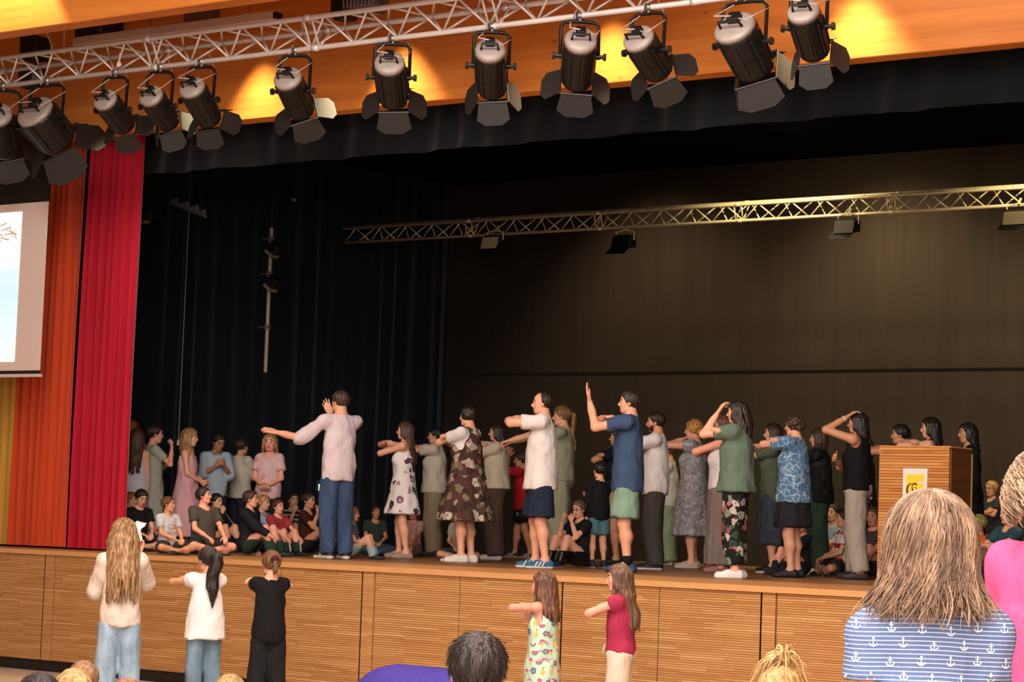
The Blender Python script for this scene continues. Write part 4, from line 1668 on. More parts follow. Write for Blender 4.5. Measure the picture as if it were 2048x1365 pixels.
def wear_top(s, root, d, res, seed):
    """d: kind, mat, sleeve, hem (below hip, in H), ease, flare, neck"""
    H = s.H
    e = d.get('ease', .011)*H
    sl = d.get('sleeve', 'short')
    lo, hi = s.bounds(.12*H)
    hem = d.get('hem', .02)
    sit = s.legs_kind not in ('stand', 'walk')
    skirt = d.get('skirt')
    zlow = s.pel[2]-hem*H
    if skirt:
        zlow = s.pel[2]-skirt['len']*H
        lo[0] -= skirt.get('flare', .1)*H
        hi[0] += skirt.get('flare', .1)*H
        lo[1] -= skirt.get('flare', .1)*H*.7
        hi[1] += skirt.get('flare', .1)*H*.7
    lo[2] = max(zlow-.03, lo[2]) if not sit else max(0, s.pel[2]-.06*H)
    hi[2] = max(s.neck[2], max(x[2] for x in s.elb) if sl in ('half', 'long') else 0, max(x[2] for x in s.wri) if sl == 'long' else 0, s.sho[0][2])+.08*H
    v = Vol(lo, hi, res)
    s.torso(v, e)
    g = s.g
    if not d.get('tight') and not sit:
        fl = d.get('flare', .0)*H
        at = lambda z: (s.RL @ V3(0, 0, z*s.tl))[1]
        zt = s.pel[2]+s.tl*.72*s.up[2]
        zb = zlow if not skirt else s.pel[2]+.02*H
        v.cone(zb, zt, [(zt, .086*H*g+e, .062*H*g+e, at(.72)), (s.pel[2]+s.tl*.35, .088*H*g+e*1.3+fl*.5, .064*H*g+e*1.3+fl*.4, at(.35)),
                        (zb, .098*H*g+e+fl, .074*H*g+e+fl, at(0)*.5)], k=.02*H)
    if skirt:
        L = skirt['len']*H
        z1, z0 = s.pel[2]+skirt.get('from', .06)*H, s.pel[2]-L
        fx = skirt.get('flare', .06)*H
        v.cone(z0, z1, [(z1, .086*H*g+e, .064*H*g+e, 0), (s.pel[2]-.02*H, .100*H*g+e+fx*.25, .080*H*g+e+fx*.25, 0),
                        (z0, .100*H*g+e+fx, .078*H*g+e+fx, skirt.get('back', 0)*H)], k=.02*H, pleat=skirt.get('pleat', (7, .05)), seed=seed)
    fr = {'none': 0, 'cap': .28, 'short': .62, 'half': 1.0, 'long': 1.0}[sl]
    fr = d.get('fr', fr)
    for i in (0, 1):
        if fr:
            a = s.sho[i]
            b = s.sho[i]*(1-fr)+s.elb[i]*fr
            w = d.get('width', 1.0)
            v.cap(a, b, .033*H*g**.5+e*.8, .031*H*w+e*1.05, .016*H, flat=0.0 if sl in ('short', 'cap') else None)
            if sl == 'half':
                c = s.elb[i]*.72+s.wri[i]*.28
                v.cap(s.elb[i], c, .027*H+e, .026*H+e, .015*H, flat=0.0)
            if sl == 'long':
                c = s.elb[i]*.06+s.wri[i]*.94
                v.cap(s.elb[i], c, .027*H+e*.9, .020*H+e*.8, .015*H, flat=0.0)
    if sl == 'none':
        for i, k in enumerate((1, -1)):
            v.clip(s.sho[i]-s.RL @ V3(k*.026*H, 0, 0), s.RL @ unit((k, 0, .25)))
    # neckline
    nd = d.get('neck', .045)
    v.minus_ell(s.neck+s.RL @ V3(0, .022*H, .045*H), (.048*H, .06*H, nd*H+.03*H))
    if d.get('strap'):
        v.clip(s.pel+s.RL @ V3(0, 0, s.tl*.90), s.RL @ V3(0, 0, 1))
    v.clip((0, 0, zlow if not sit else max(0.006, s.pel[2]-.05*H)), (0, 0, -1))
    o = cloth_obj(d.get('name', 'shirt'), v, d['mat'], root, (d.get('wr', .0030)*H, 34, seed))
    if d.get('collar'):
        bm = bmesh.new()
        n = 14
        R_ = .038*H
        lo_, up_ = [], []
        for k in range(n+1):
            a = 2*PI*k/n
            x, y = math.sin(a)*R_*1.12, -math.cos(a)*R_
            lo_.append(bm.verts.new(Vector(s.neck+s.RL @ V3(x*1.25, y*1.25+.006*H, -.004*H))))
            up_.append(bm.verts.new(Vector(s.neck+s.RL @ V3(x, y+.008*H, .026*H-.016*H*(1-math.cos(a))/2))))
        for k in range(n):
            bm.faces.new((lo_[k], lo_[k+1], up_[k+1], up_[k]))
        bmesh.ops.solidify(bm, geom=bm.faces[:], thickness=.006)
        obj('collar', bm, d['mat'], o, True)
    if d.get('belt'):
        bm = bmesh.new()
        z = s.pel[2]+.075*H
        n = 24
        a_, b_ = [], []
        for k in range(n):
            an = 2*PI*k/n
            x, y = math.cos(an)*(.083*H*g+e*1.5), math.sin(an)*(.064*H*g+e*1.7)
            a_.append(bm.verts.new((x, y, z-.014*H)))
            b_.append(bm.verts.new((x, y, z+.014*H)))
        for k in range(n):
            bm.faces.new((a_[k], a_[(k+1) % n], b_[(k+1) % n], b_[k]))
        bmesh.ops.solidify(bm, geom=bm.faces[:], thickness=-.008)
        obj('belt', bm, d['belt'], o, True)
    return o


def wear_bottom(s, root, d, res, seed):
    """trousers, shorts or skirt"""
    H, g = s.H, s.g
    kind = d.get('kind', 'trousers')
    e = d.get('ease', .008)*H
    lo, hi = s.bounds(.12*H)
    sit = s.legs_kind not in ('stand', 'walk')
    waist = s.pel[2]+(.085 if not sit else .06)*H
    if 'under' in d and not sit:
        waist = min(waist, s.pel[2]+(d['under']+.022)*H)
    hi[2] = max(waist, max(k[2] for k in s.knee)+.09*H)+.02*H
    for ax_ in (0, 1):
        P = np.array(s.hip+s.knee+s.ank)
        lo[ax_], hi[ax_] = P[:, ax_].min()-.17*H, P[:, ax_].max()+.17*H
    lo[2] = 0
    v = Vol(lo, hi, res)
    R = s.RL
    v.ell(s.pel+V3(0, -.005*H, .02*H), (.096*H*g+e, .073*H*g+e, .085*H+e), None, .03*H)
    if not sit:
        v.cone(s.pel[2], waist, [(waist, .084*H*g+e, .062*H*g+e, 0), (s.pel[2], .097*H*g+e, .074*H*g+e, -.003*H)], k=.02*H)
    L = d.get('len', 1.0)             # 0 hip .. .5 knee .. 1 ankle
    w = d.get('width', 0.0)*H
    if kind == 'skirt':
        z0, z1 = s.pel[2]-d['slen']*H, waist
        fx = d.get('flare', .05)*H
        v.cone(z0, z1, [(z1, .085*H*g+e, .063*H*g+e, 0), (s.pel[2]-.02*H, .104*H*g+e, .082*H*g+e, 0), (z0, .098*H*g+e+fx, .076*H*g+e+fx, 0)],
               k=.02*H, pleat=d.get('pleat', (6, .04)), seed=seed)
        v.clip((0, 0, z0), (0, 0, -1))
    else:
        for i in (0, 1):
            b = s.knee[i] if L >= .5 else s.hip[i]+(s.knee[i]-s.hip[i])*(L/.5)
            rb = .036*H+e+w*.8
            if L < .5:
                rb = .050*H*g+e+w
            v.cap(s.hip[i], b, .057*H*g+e, rb+(.007*H if L >= .5 else 0), .010*H, flat=0.0 if L < .5 else None)
            if L >= .5:
                c = s.knee[i]+(s.ank[i]-s.knee[i])*min(1.06, (L-.5)/.5*1.06)
                v.cap(s.knee[i], c, .043*H+e+w*.8, (d.get('cuff', .030)*H+e+w), .006*H, flat=0.0)
    v.clip((0, 0, waist), (0, 0, 1))
    if s.legs_kind == 'stand' and L >= .95 and kind != 'skirt':
        v.clip((0, 0, d.get('floor', .022)*H), (0, 0, -1))
    return cloth_obj(d.get('name', kind), v, d['mat'], root, (d.get('wr', .0030)*H, 30, seed+3))


def wear_shoes(s, root, d, res):
    """a pair; upper and sole are two materials, foot points along fdir"""
    H = s.H
    out = []
    for i in (0, 1):
        f = s.fdir[i]
        z0 = s.ank[i][2]-.045*H
        base = V3(s.ank[i][0], s.ank[i][1], z0)
        Lf = .150*H*d.get('size', 1.0)
        heel, toe = base-f*Lf*.26, base+f*Lf*.72
        side = V3(-f[1], f[0], 0)
        lo = np.minimum(heel, toe)-.05*H
        hi = np.maximum(heel, toe)+.05*H
        lo[2], hi[2] = z0-.002, z0+.10*H
        v = Vol(lo, hi, res)
        v.cap(heel+V3(0, 0, .016*H)+f*.012*H, toe+V3(0, 0, .014*H)-f*.015*H, .0235*H, .0255*H, .01*H)
        v.cap(heel+V3(0, 0, .030*H)+f*.016*H, base+V3(0, 0, .030*H)+f*.045*H, .0235*H, .022*H, .012*H)
        v.cap(base+V3(0, 0, .035*H), base+f*.055*H+V3(0, 0, .020*H), .024*H, .02*H, .012*H)
        if d.get('high'):
            v.cap(base+V3(0, 0, .03*H), base+V3(0, 0, .085*H), .026*H, .026*H, .012*H, flat=0)
        elif not d.get('full'):
            v.minus_ell(base+V3(0, 0, (.072 if not d.get('low') else .05)*H)+f*.006*H, (.030*H, .030*H, .022*H))
        v.clip((0, 0, z0+.001), (0, 0, -1))
        V, F = v.mesh()
        cz = V[F].mean(1)[:, 2]-z0
        mi = (cz < d.get('solez', .014)*H).astype(int)
        o = from_me(d.get('name', 'shoe'), quads_mesh('shoe', V, F, [d['mat'], d.get('sole', d['mat'])], mi), root)
        if d.get('stripes') is not None:
            for sg in (1, -1):
                for q_ in range(3):
                    bm = bmesh.new()
                    c = base+f*(.018+.020*q_)*H+side*sg*.0262*H+V3(0, 0, .028*H)
                    bars = np.stack([f, side, V3(0, 0, 1)], 1)
                    tl = Matrix.Translation(Vector(c)) @ Matrix(bars.tolist()).to_4x4() @ Matrix.Rotation(-.5, 4, 'Y')
                    bmesh.ops.create_cube(bm, size=1, matrix=tl @ Matrix.Diagonal((.006*H, .004*H, .032*H, 1)))
                    obj('stripe', bm, d['stripes'], o)
        out.append((o, base, f, side))
    return out


# ---------------------------------------------------------------- the person
COUNT = [0]
DEBUG = False


def person(label, hx, hy, fy=None, h=None, base=SZ, face=90, legs='stand', arms=('down', 'down'), head=(0, 0), lean=0, skin='light', hair=None,
           top=None, bottom=None, shoes=None, kid=0.0, fem=False, girth=1.0, res=.019, stride=0.0, group=None, hres=.052, hd=None, depth=None):
    """hx, hy: crown; fy: where the feet (or seat) meet the floor; or h: real height of the crown over the floor"""
    COUNT[0] += 1
    seed = COUNT[0]
    s1 = Skel(1.0, kid, fem, girth, legs, arms, lean, head, stride, hd)
    tz = s1.top[2]
    d = ray(hx, hy)
    if fy is not None:
        lo_, hi_ = 4.0, 40.0
        for _ in range(50):
            m = (lo_+hi_)/2
            P = CAM+d*m
            if proj((P[0], P[1], base))[1] > fy:
                lo_ = m
            else:
                hi_ = m
        P = CAM+d*lo_
    elif depth is not None:
        P = CAM+d*depth
    else:
        P = CAM+d*((base+h-CAM[2])/d[2])
    H = (P[2]-base)/tz
    s = Skel(H, kid, fem, girth, legs, arms, lean, head, stride, hd)
    vdir = P[:2]-CAM[:2]
    az = math.atan2(-vdir[1], -vdir[0])-math.radians(face)
    rz = az-PI/2
    off = np.array(Matrix.Rotation(rz, 3, 'Z')) @ s.top
    if DEBUG:
        print('PP', '%.2f H, Y %.2f X %.2f d %.1f' % (H, P[1], P[0], np.linalg.norm(P-CAM)), label)
    root = empty('person', (P[0]-off[0], P[1]-off[1], base), rz)
    tag(root, label, 'person', group)
    V, F, mi = build_body(s, res, skin, hres)
    lips = plain('#b8675c' if fem else '#b5705f', .5)
    from_me('body', quads_mesh('body', V, F, [skinmat(skin), lips, plain('#bfb0a8', .35), plain('#2a1a14', .4)], mi), root)
    out = {'root': root, 's': s}
    if bottom:
        if top and not top.get('tuck') and 'under' not in bottom and bottom.get('kind') != 'skirt':
            bottom = dict(bottom, under=-top.get('hem', .02))
        out['bottom'] = wear_bottom(s, root, bottom, res, seed)
    if top:
        out['top'] = wear_top(s, root, top, res, seed)
    if shoes:
        out['shoes'] = wear_shoes(s, root, shoes, min(res*.7, .011))
    if hair:
        st, c = hair[0], hair[1]
        ln = hair[2] if len(hair) > 2 else .6
        out['hair'] = add_hair(s, root, st, c, ln, .05 if res > .012 else .032, seed, hair[3] if len(hair) > 3 else 1.0, hair[4] if len(hair) > 4 else None)
    return out


def decal(name, target, loops, m, par, side='back', off=.0025):
    """thin printed figures laid on cloth: loops in the wearer's local X,Z, thrown on from the back, front, left or right"""
    me = target.data
    vs = [v.co.copy() for v in me.vertices]
    tree = BVHTree.FromPolygons(vs, [tuple(p.vertices) for p in me.polygons])
    dv = {'back': Vector((0, 1, 0)), 'front': Vector((0, -1, 0)), 'left': Vector((1, 0, 0)), 'right': Vector((-1, 0, 0))}[side]
    bm = bmesh.new()
    mats = m if isinstance(m, list) else [m]
    for item in loops:
        lp, mi = item if isinstance(item, tuple) and isinstance(item[1], int) else (item, 0)
        ring = []
        for u, w in lp:
            o = Vector((u, 0, w)) if side in ('back', 'front') else Vector((0, u, w))
            hit = tree.ray_cast(o-dv*3, dv)
            if hit[0] is None:
                ring = None
                break
            ring.append(hit[0]-dv*off)
        if ring:
            vv = [bm.verts.new(p) for p in ring]
            f = bm.faces.new(vv)
            f.material_index = mi
            f.normal_update()
            if f.normal.dot(dv) > 0:
                f.normal_flip()
    o = obj(name, bm, mats, par)
    if len(loops) > 12:
        o['kind'] = 'stuff'
    return o


def strands(s, root, n, length, seed, mats, style='hang', r0=.0016, name='strands', jit=.05, vol=1.0, segs=9, wave=1.0):
    """loose locks over the hair mass: tapered strands that leave the scalp and hang or stand"""
    r = np.random.RandomState(seed)
    hh = s.hh
    az = np.radians(r.uniform(-122, 122, n))
    el = np.arcsin(r.uniform(-.05, .999, n))
    if style == 'short':
        az = np.radians(r.uniform(-180, 180, n))
        el = np.arcsin(r.uniform(-.55, .999, n))
        ok = (np.cos(az) > -.55) | (el > .75)
        ok &= (np.cos(az) > .2) | (el > -.05)
        az, el = az[ok], el[ok]
        n = len(az)
    d = np.stack([np.sin(az)*np.cos(el), -np.cos(az)*np.cos(el), np.sin(el)], 1)
    cen = np.array((0, -.055, .14))
    rad = np.array((.375, .465, .41))*vol
    P = np.zeros((n, segs, 3))
    p = cen+d*rad
    if style == 'hang':
        L = length*(1+r.uniform(-.12, .12, n))
        ph = r.uniform(0, 6.28, n)
        fl = r.uniform(-.3, 1, n)
        hz = d.copy()
        hz[:, 2] = 0
        hz /= np.linalg.norm(hz, axis=1, keepdims=True)+1e-6
        # along the skull first, then down
        a0 = el
        for k in range(segs):
            t = k/(segs-1)
            # arc on skull until el reaches -20 deg
            arc = np.minimum(t*L/.42, a0+.30)
            e = a0-arc
            q = cen+np.stack([np.sin(az)*np.cos(e), -np.cos(az)*np.cos(e), np.sin(e)], 1)*rad*(1+.05*t)
            rest = np.maximum(0, t*L-(a0+.30)*.42)
            q[:, 2] -= rest
            q += hz*(rest*.03+wave*.30*fl*np.maximum(0, rest-.22)**1.5)[:, None]
            q[:, 0] += .03*wave*np.sin(ph+t*6)*t+jit*.5*r.normal(size=n)*.08
            q[:, 1] += .03*wave*np.cos(ph*1.3+t*5.5)*t
            P[:, k] = q
    elif style == 'short':
        L = length*(1+r.uniform(-.3, .3, n))
        whorl = np.array((.04, -.30, .48))
        fw = p-whorl
        fw /= np.linalg.norm(fw, axis=1, keepdims=True)+1e-6
        tang = fw-d*(fw*d).sum(1, keepdims=True)
        tang /= np.linalg.norm(tang, axis=1, keepdims=True)+1e-6
        sw = np.cross(d, tang)
        dr = unit_rows(tang*1.0+sw*.35+d*.20+r.normal(size=(n, 3))*.10)
        for k in range(segs):
            t = k/(segs-1)
            P[:, k] = p-d*.03+dr*(L*t)[:, None]-d*(.16*t*t*L*2.2)[:, None]
    elif style == 'sprout':
        az = np.where(r.uniform(size=n) < .68, r.normal(PI*1.06, .55, n), r.uniform(0, 6.28, n))
        o = np.array((.05, -.10, .56))
        up = r.uniform(.16, .50, n)*length
        out = r.uniform(.12, .80, n)*length
        for k in range(segs):
            t = k/(segs-1)
            q = o+np.stack([np.cos(az)*out*t**1.2, np.sin(az)*out*t**1.2*.6, up*2.6*t-(up*1.9+out*.9)*t*t*r.uniform(.95, 1.05)], 1)
            P[:, k] = q+np.stack([az*0, az*0, az*0+.0], 1)
    elif style == 'curl':
        L = length*(1+r.uniform(-.3, .3, n))
        ph = r.uniform(0, 6.28, n)
        for k in range(segs):
            t = k/(segs-1)
            q = p+d*.05
            q = q+np.stack([np.cos(ph+t*9)*.06, np.sin(ph+t*9)*.06, -L*t], 1)+d*(.10*np.sin(t*3))
            P[:, k] = q
    W = (P.reshape(-1, 3)*hh) @ s.RH.T+s.headc
    P = W.reshape(P.shape)
    R0 = r0*(1-.75*np.linspace(0, 1, segs)**2)[None, :]*r.uniform(.7, 1.4, n)[:, None]
    V, F = tubes_np(P, R0, 4)
    mi = np.repeat(r.randint(0, len(mats), n), len(F)//n)
    o = from_me(name, quads_mesh(name, V, F, mats, mi), root)
    o['kind'] = 'stuff'
    return o


def unit_rows(a):
    return a/(np.linalg.norm(a, axis=1, keepdims=True)+1e-9)


def glasses(p, m=None):
    s, root = p['s'], p['root']
    bm = bmesh.new()
    hh = s.hh
    W = lambda x, y, z: Vector(s.headc+s.RH @ V3(x*hh, y*hh, z*hh))
    for k in (-1, 1):
        pts = [W(k*.14+.095*math.cos(a), .395, .02+.075*math.sin(a)) for a in np.linspace(0, 2*PI, 13)]
        path(bm, pts, .010*hh, 5)
        path(bm, [W(k*.235, .39, .03), W(k*.335, .25, .03), W(k*.35, -.02, .02)], .010*hh, 5)
    path(bm, [W(-.045, .40, .03), W(.045, .40, .03)], .010*hh, 5)
    return obj('glasses', bm, m or plain('#2a1d18', .4), root, True)


def beard(p, c):
    s, root = p['s'], p['root']
    v = Vol((-.4, -.1, -.6), (.4, .5, .1), .04)
    v.ell((0, .10, -.20), (.285, .29, .335))
    v.clip((0, .0, -.05), unit((0, .55, .83)))
    v.clip((0, .02, 0), (0, -1, 0))
    v.minus_ell((0, .40, -.20), (.10, .12, .05))
    V, F = v.mesh()
    return from_me('beard', quads_mesh('beard', (V*s.hh) @ s.RH.T+s.headc, F, [hairmat(c)]), root)

# ---------------------------------------------------------------- wardrobe shorthand
fb = fabric
BLK, DKB, BRN, LBR, BLD, DBL = '#16110f', '#2a1b14', '#4a3020', '#76532f', '#b98d55', '#93703f'


def tee(c, **k):
    return dict(dict(mat=fb(c) if isinstance(c, str) else c, sleeve='short', hem=.05), **k)


def pants(c, **k):
    return dict(dict(mat=fb(c) if isinstance(c, str) else c, kind='trousers'), **k)


def shorts(c, **k):
    return dict(dict(mat=fb(c) if isinstance(c, str) else c, kind='shorts', len=.40, width=.008), **k)


def shoe(c, sole=None, **k):
    return dict(dict(mat=plain(c, .6), sole=plain(sole or c, .6)), **k)


WHT = '#dcd8d4'
ARM = {
    'conductL': ((.66, .52, -.66), (.80, .58, .20), (0, .6, -.6), 'open'),
    'conductR': ((-.10, .85, -.45), (-.25, .40, .88), (-.3, -.6, 0), 'open'),
    'halfup': ((-.10, .97, -.12), (-.30, -.45, .80), (0, -.7, -.3), 'soft'),
    'raiseR': ((.26, .70, -.62), (-.30, .12, .92), (0, -.7, 0), 'open'),
    'elbowout': ((.20, .40, -.88), (-.72, .60, .25), (0, -.6, -.4), 'soft'),
    'crossout': ((.42, .88, -.12), (-.92, -.10, .16), (-.1, -.2, -1), 'soft'),
    'chest': ((.10, .90, -.36), (-.62, -.66, .36), (0, -.5, -.6), 'soft'),
    'lapR': ((.15, .45, -.88), (-.30, .85, -.42), (0, 0, -1), 'soft'),
    'hang': ((-.02, .04, -1), (.0, .10, -1), (-1, 0, 0), 'soft'),
    'fiddle': ((.12, .30, -.95), (-.55, .62, .55), (-.5, -.5, 0), 'grip'),
}


def A(a, b):
    return (ARM.get(a, a), ARM.get(b, b))


# ================================================================== DANCERS ON THE STAGE
p = person('man in white rolled-sleeve shirt and blue jeans conducting with outstretched arm', 682, 783, 1119, face=152, girth=.93, head=(18, 0), hair=('short', '#3b2a1e'), arms=A('conductR', 'conductL'),
           top=tee('#d3c6cb', sleeve='half', collar=1, hem=.055, wr=.004), bottom=pants(denim('#3b4f6e'), width=.006), shoes=shoe('#23262c', '#ded8c8', solez=.022), stride=.02)
o, b, f, sd = p['shoes'][1]
for (o, b, f, sd) in p['shoes']:
    for sg in (1, -1):
        c = b+f*.05+sd*sg*.050+V3(0, 0, .052)
        bm = bmesh.new()
        for (u0, w0, u1, w1) in ((-.014, -.016, -.014, .016), (-.014, .016, .014, -.016), (.014, -.016, .014, .016)):
            tube(bm, c+f*u0+V3(0, 0, w0), c+f*u1+V3(0, 0, w1), .005, seg=5)
        obj('letter', bm, plain('#e6e2dc'), o)
p = person('woman in white floral sundress with black belt and long brown hair', 812, 845, 1118, face=97, fem=True, hair=('long', BRN, 1.75), arms=A('crosstop', 'crosslow'), head=(-3, 3),
           top=dict(name='dress', mat=floral('#e2d9d6', ('#5d3848', '#8d6276', '#3a2c32', '#e2d9d6', '#e2d9d6', '#a98796'), 9.5, .5, 1.0), sleeve='none', strap=1, skirt=dict(len=.195, flare=.055, pleat=(6, .05)), belt=plain('#141212')),
           shoes=shoe('#9a8375', low=1), stride=.07, girth=.95)
person('person in cream T-shirt and beige trousers with short dark hair', 872, 856, 1113, face=95, fem=True, girth=1.12, hair=('short', BLK), arms=A('crosstop', 'cross'),
       top=tee('#d2c8b4', flare=.012, hem=.03), bottom=pants('#9b8a6c', width=.022), shoes=shoe('#2a2622'))
p = person('short-haired woman in long brown patterned pinafore dress over white T-shirt', 938, 813, 1126, face=118, fem=True, girth=1.12, hair=('curly', '#20190f', .6, .86), arms=A('crosslow', 'crosslow'),
           top=dict(name='dress', mat=floral('#4a382c', ('#6f5a4a', '#3b2a26', '#a39180', '#5a3038', '#7f6a55', '#4a382c', '#c0b2a2'), 13, .62, 4.0), sleeve='none', flare=.02, skirt=dict(len=.255, flare=.085, pleat=(8, .07)), neck=.05),
           shoes=shoe('#d9d2c8', '#e2ddd5'))
wear_top(p['s'], p['root'], dict(name='undershirt', mat=fb(WHT), sleeve='short', hem=-.12, ease=.006, tight=1), .017, 77)
person('woman in loose cream blouse and brown wide trousers with dark hair', 995, 848, 1121, face=92, fem=True, girth=1.12, hair=('long', DKB, 1.0), arms=A('crosstop', 'crosslow'),
       top=tee('#c9bda5', sleeve='half', flare=.02, hem=.0), bottom=pants('#55443a', width=.03), shoes=shoe('#d6d0ca'))
p = person('boy in red T-shirt and black numbered shorts with hands up at his head', 1043, 905, 1116, face=98, kid=.5, hair=('short', DKB), arms=A('ear', 'ear'), skin='mid', stride=.17, lean=4,
           top=tee('#b01c26', hem=.07), bottom=shorts('#17161a', len=.36, width=.02), shoes=shoe('#22231f', '#cfc9a8', stripes=plain('#d8d4c0')))
zz = p['s'].pel[2]-.10*p['s'].H
ring = [(.05+.016*math.cos(a), zz+.026*math.sin(a)) for a in np.linspace(0, 2*PI, 13)]
rin = [(.05+.009*math.cos(a), zz+.017*math.sin(a)) for a in np.linspace(0, 2*PI, 13)]
decal('number_print', p['bottom'], [[ring[k], ring[k+1], rin[k+1], rin[k]] for k in range(12)], plain('#d8d4d0'), p['bottom'], 'left')
person('tall man in plain white T-shirt, navy shorts and blue striped sneakers', 1087, 785, 1138, face=88, girth=1.06, hair=('balding', DKB), arms=A('crosstop', 'cross'), head=(0, 2),
       top=tee('#dcd7d5', hem=.075, flare=.012), bottom=shorts('#1e2a3c', len=.46, width=.022), shoes=shoe('#2f6684', '#dedad2', stripes=plain('#e8e4de')), stride=.05)
person('woman in grey-green jumpsuit with long light brown ponytail behind white T-shirt man', 1125, 813, 1128, face=95, fem=True, hair=('pony', LBR, 1.9), arms=A('droop', 'droop'),
       top=tee('#8f9379', sleeve='cap', tuck=1, hem=.0), bottom=pants('#8f9379', width=.028), shoes=shoe('#2a2320'))
person('woman in black top and beige shorts mostly hidden behind the man in blue', 1236, 858, 1131, face=92, fem=True, skin='mid', hair=('pony', DKB, .8), arms=A('crosslow', 'crosslow'),
       top=tee('#17151a', sleeve='short', tuck=1, hem=.0), bottom=shorts('#a98f74', len=.33, width=.02), shoes=shoe('#17141a', low=1))
person('child in dark top, teal shorts and white socks behind the black-topped woman', 1200, 925, depth=24.2, face=150, kid=.7, hair=('short', BLK), arms=A('fold', 'down'),
       top=tee('#16161b', sleeve='long'), bottom=shorts('#4f7d86', len=.38, width=.015), shoes=shoe('#262a3c', '#c9b27c', high=1))
p = person('man in navy blue T-shirt and mint shorts raising one hand before his face', 1262, 783, 1146, face=92, hair=('short', '#2b241d'), arms=A('crosstop', 'up'), head=(0, 4),
           top=tee('#3a5070', hem=.08, flare=.006), bottom=shorts('#7f9f8c', len=.44, width=.02), shoes=shoe('#2e4a72', '#20304e'))
s_ = p['s']
for i in (0, 1):
    bm = bmesh.new()
    tube(bm, s_.ank[i]+V3(0, 0, -.03), s_.ank[i]+V3(0, .006, .085), .047, .049, 12)
    obj('sock', bm, fb('#121214'), p['root'], True)
p = person('bearded man in white polo shirt and dark grey trousers', 1313, 825, 1141, face=93, hair=('short', '#231812'), skin='mid', arms=A('crosslow', 'crosslow'),
           top=tee('#d6d2cf', collar=1, hem=.045), bottom=pants('#45413f', width=.014), shoes=shoe('#1f2836', '#d8d6d2'))
beard(p, '#2a1c15')
p = person('child in white long sleeves and pale green trousers behind the silver dress', 1338, 884, 1131, face=95, kid=.5, hair=('short', BRN), arms=A('fwdlow', 'fold'),
           top=tee('#d5d2cc', sleeve='long'), bottom=pants('#93a386', width=.03), shoes=shoe('#cfccba', '#e0ddd2'))
o, b, f, sd = p['shoes'][1]
hs = p['s'].H
bm = bmesh.new()
pts = [b+f*u*hs+sd*.0275*hs+V3(0, 0, w*hs) for u, w in ((.07, .030), (.045, .022), (.02, .016), (.0, .020), (-.012, .030))]
path(bm, pts, [.0015*hs, .003*hs, .005*hs, .004*hs, .001*hs], 5)
obj('swoosh_mark', bm, plain('#1a1a1a'), o, True)
person('blond woman with short curly hair in silver grey midi dress', 1388, 842, 1138, face=97, fem=True, girth=1.08, skin='pink', hair=('curly', '#b07c3a', .6, .95, '#d8a85c'), arms=A('shoulder', 'fwd'),
       top=dict(name='dress', mat=floral('#8f8d92', ('#a8a6aa', '#7b7a80', '#b9b6b8', '#8f8d92'), 30, .5, 2.0), sleeve='cap', skirt=dict(len=.30, flare=.045, pleat=(9, .045))), shoes=shoe('#b3a68f', '#c9c2b4', low=1))
p = person('woman with glasses and pinned-up brown hair in white top and taupe floor-length skirt', 1446, 832, 1147, face=93, fem=True, hair=('tied', '#5a3320'), skin='pink', arms=A('chest', 'crosslow'),
           top=tee('#d7cfcd', sleeve='none', tuck=1, hem=.0), bottom=dict(mat=fb('#7d6f69'), kind='skirt', name='skirt', slen=.47, flare=.02, pleat=(10, .04)), shoes=shoe('#8a5a5a', low=1))
glasses(p)
person('woman in green T-shirt and floral trousers with long dark curls and white sneakers', 1476, 803, 1158, face=99, fem=True, girth=1.14, hair=('wavy', '#241713', 1.05, 1.3), arms=A('cross', 'halfup'),
       top=tee('#5c7060', hem=.035, flare=.02), bottom=pants(floral('#1a1c19', ('#8a4450', '#3f5a44', '#b9a9a0', '#2f4a38', '#1a1c19', '#6f8a70', '#a0606a'), 15, .55, 7.0), width=.014, len=.9), shoes=shoe('#e0dcd8', '#e8e5e0'))
person('smiling woman with dark curls and olive top behind blue blouse woman', 1547, 848, 1148, face=90, fem=True, hair=('wavy', '#2b1a14', .75), arms=A('crosstop', 'crosslow'),
       top=tee('#55604f', sleeve='short'), bottom=dict(mat=denim('#3d464f'), kind='skirt', name='denim_skirt', slen=.33, flare=.02), shoes=shoe('#15141a', '#cfcac4'))
person('woman with short brown curls in blue and white branch-print blouse', 1590, 832, 1156, face=108, fem=True, girth=1.1, hair=('curly', '#3c281e', .6, 1.0), arms=A('crosstop', 'cross'),
       top=tee(veined('#4f7699', '#a9bccb', 15, .045), hem=.06, flare=.022), bottom=dict(mat=fb('#26262a'), kind='skirt', name='skirt', slen=.21, flare=.03, pleat=(6, .03)), shoes=shoe('#17171b'))
person('woman with bobbed hair in black top and dark green wide trousers', 1638, 858, 1150, face=97, fem=True, girth=1.16, hair=('bob', '#3d2c1f', .5), skin='pink', arms=A('crosslow', 'chest'),
       top=tee(floral('#131613', ('#1f2a20', '#131613', '#26332a'), 22, .5), sleeve='short', flare=.015, hem=.03), bottom=pants('#2f4234', width=.03, len=.95), shoes=shoe('#cfcfbe', '#d9d9cc'), stride=.05)
p = person('woman in black tank top and beige trousers holding hand on her dark hair', 1716, 825, 1160, face=98, fem=True, skin='mid', hair=('long', '#20151a', .75), arms=A('fold', 'head'),
           top=tee('#121114', sleeve='none', tuck=1, hem=-.01), bottom=pants('#a1978b', width=.016, len=.97), shoes=shoe('#2a2022', low=1), stride=.05)
bm = bmesh.new()
w_, f_ = p['s'].wri[1], p['s'].hdir[1]
tube(bm, w_-f_*.03, w_-f_*.018, .034, .034, 12)
obj('bracelet', bm, plain('#d8d0c8', .4), p['root'], True)
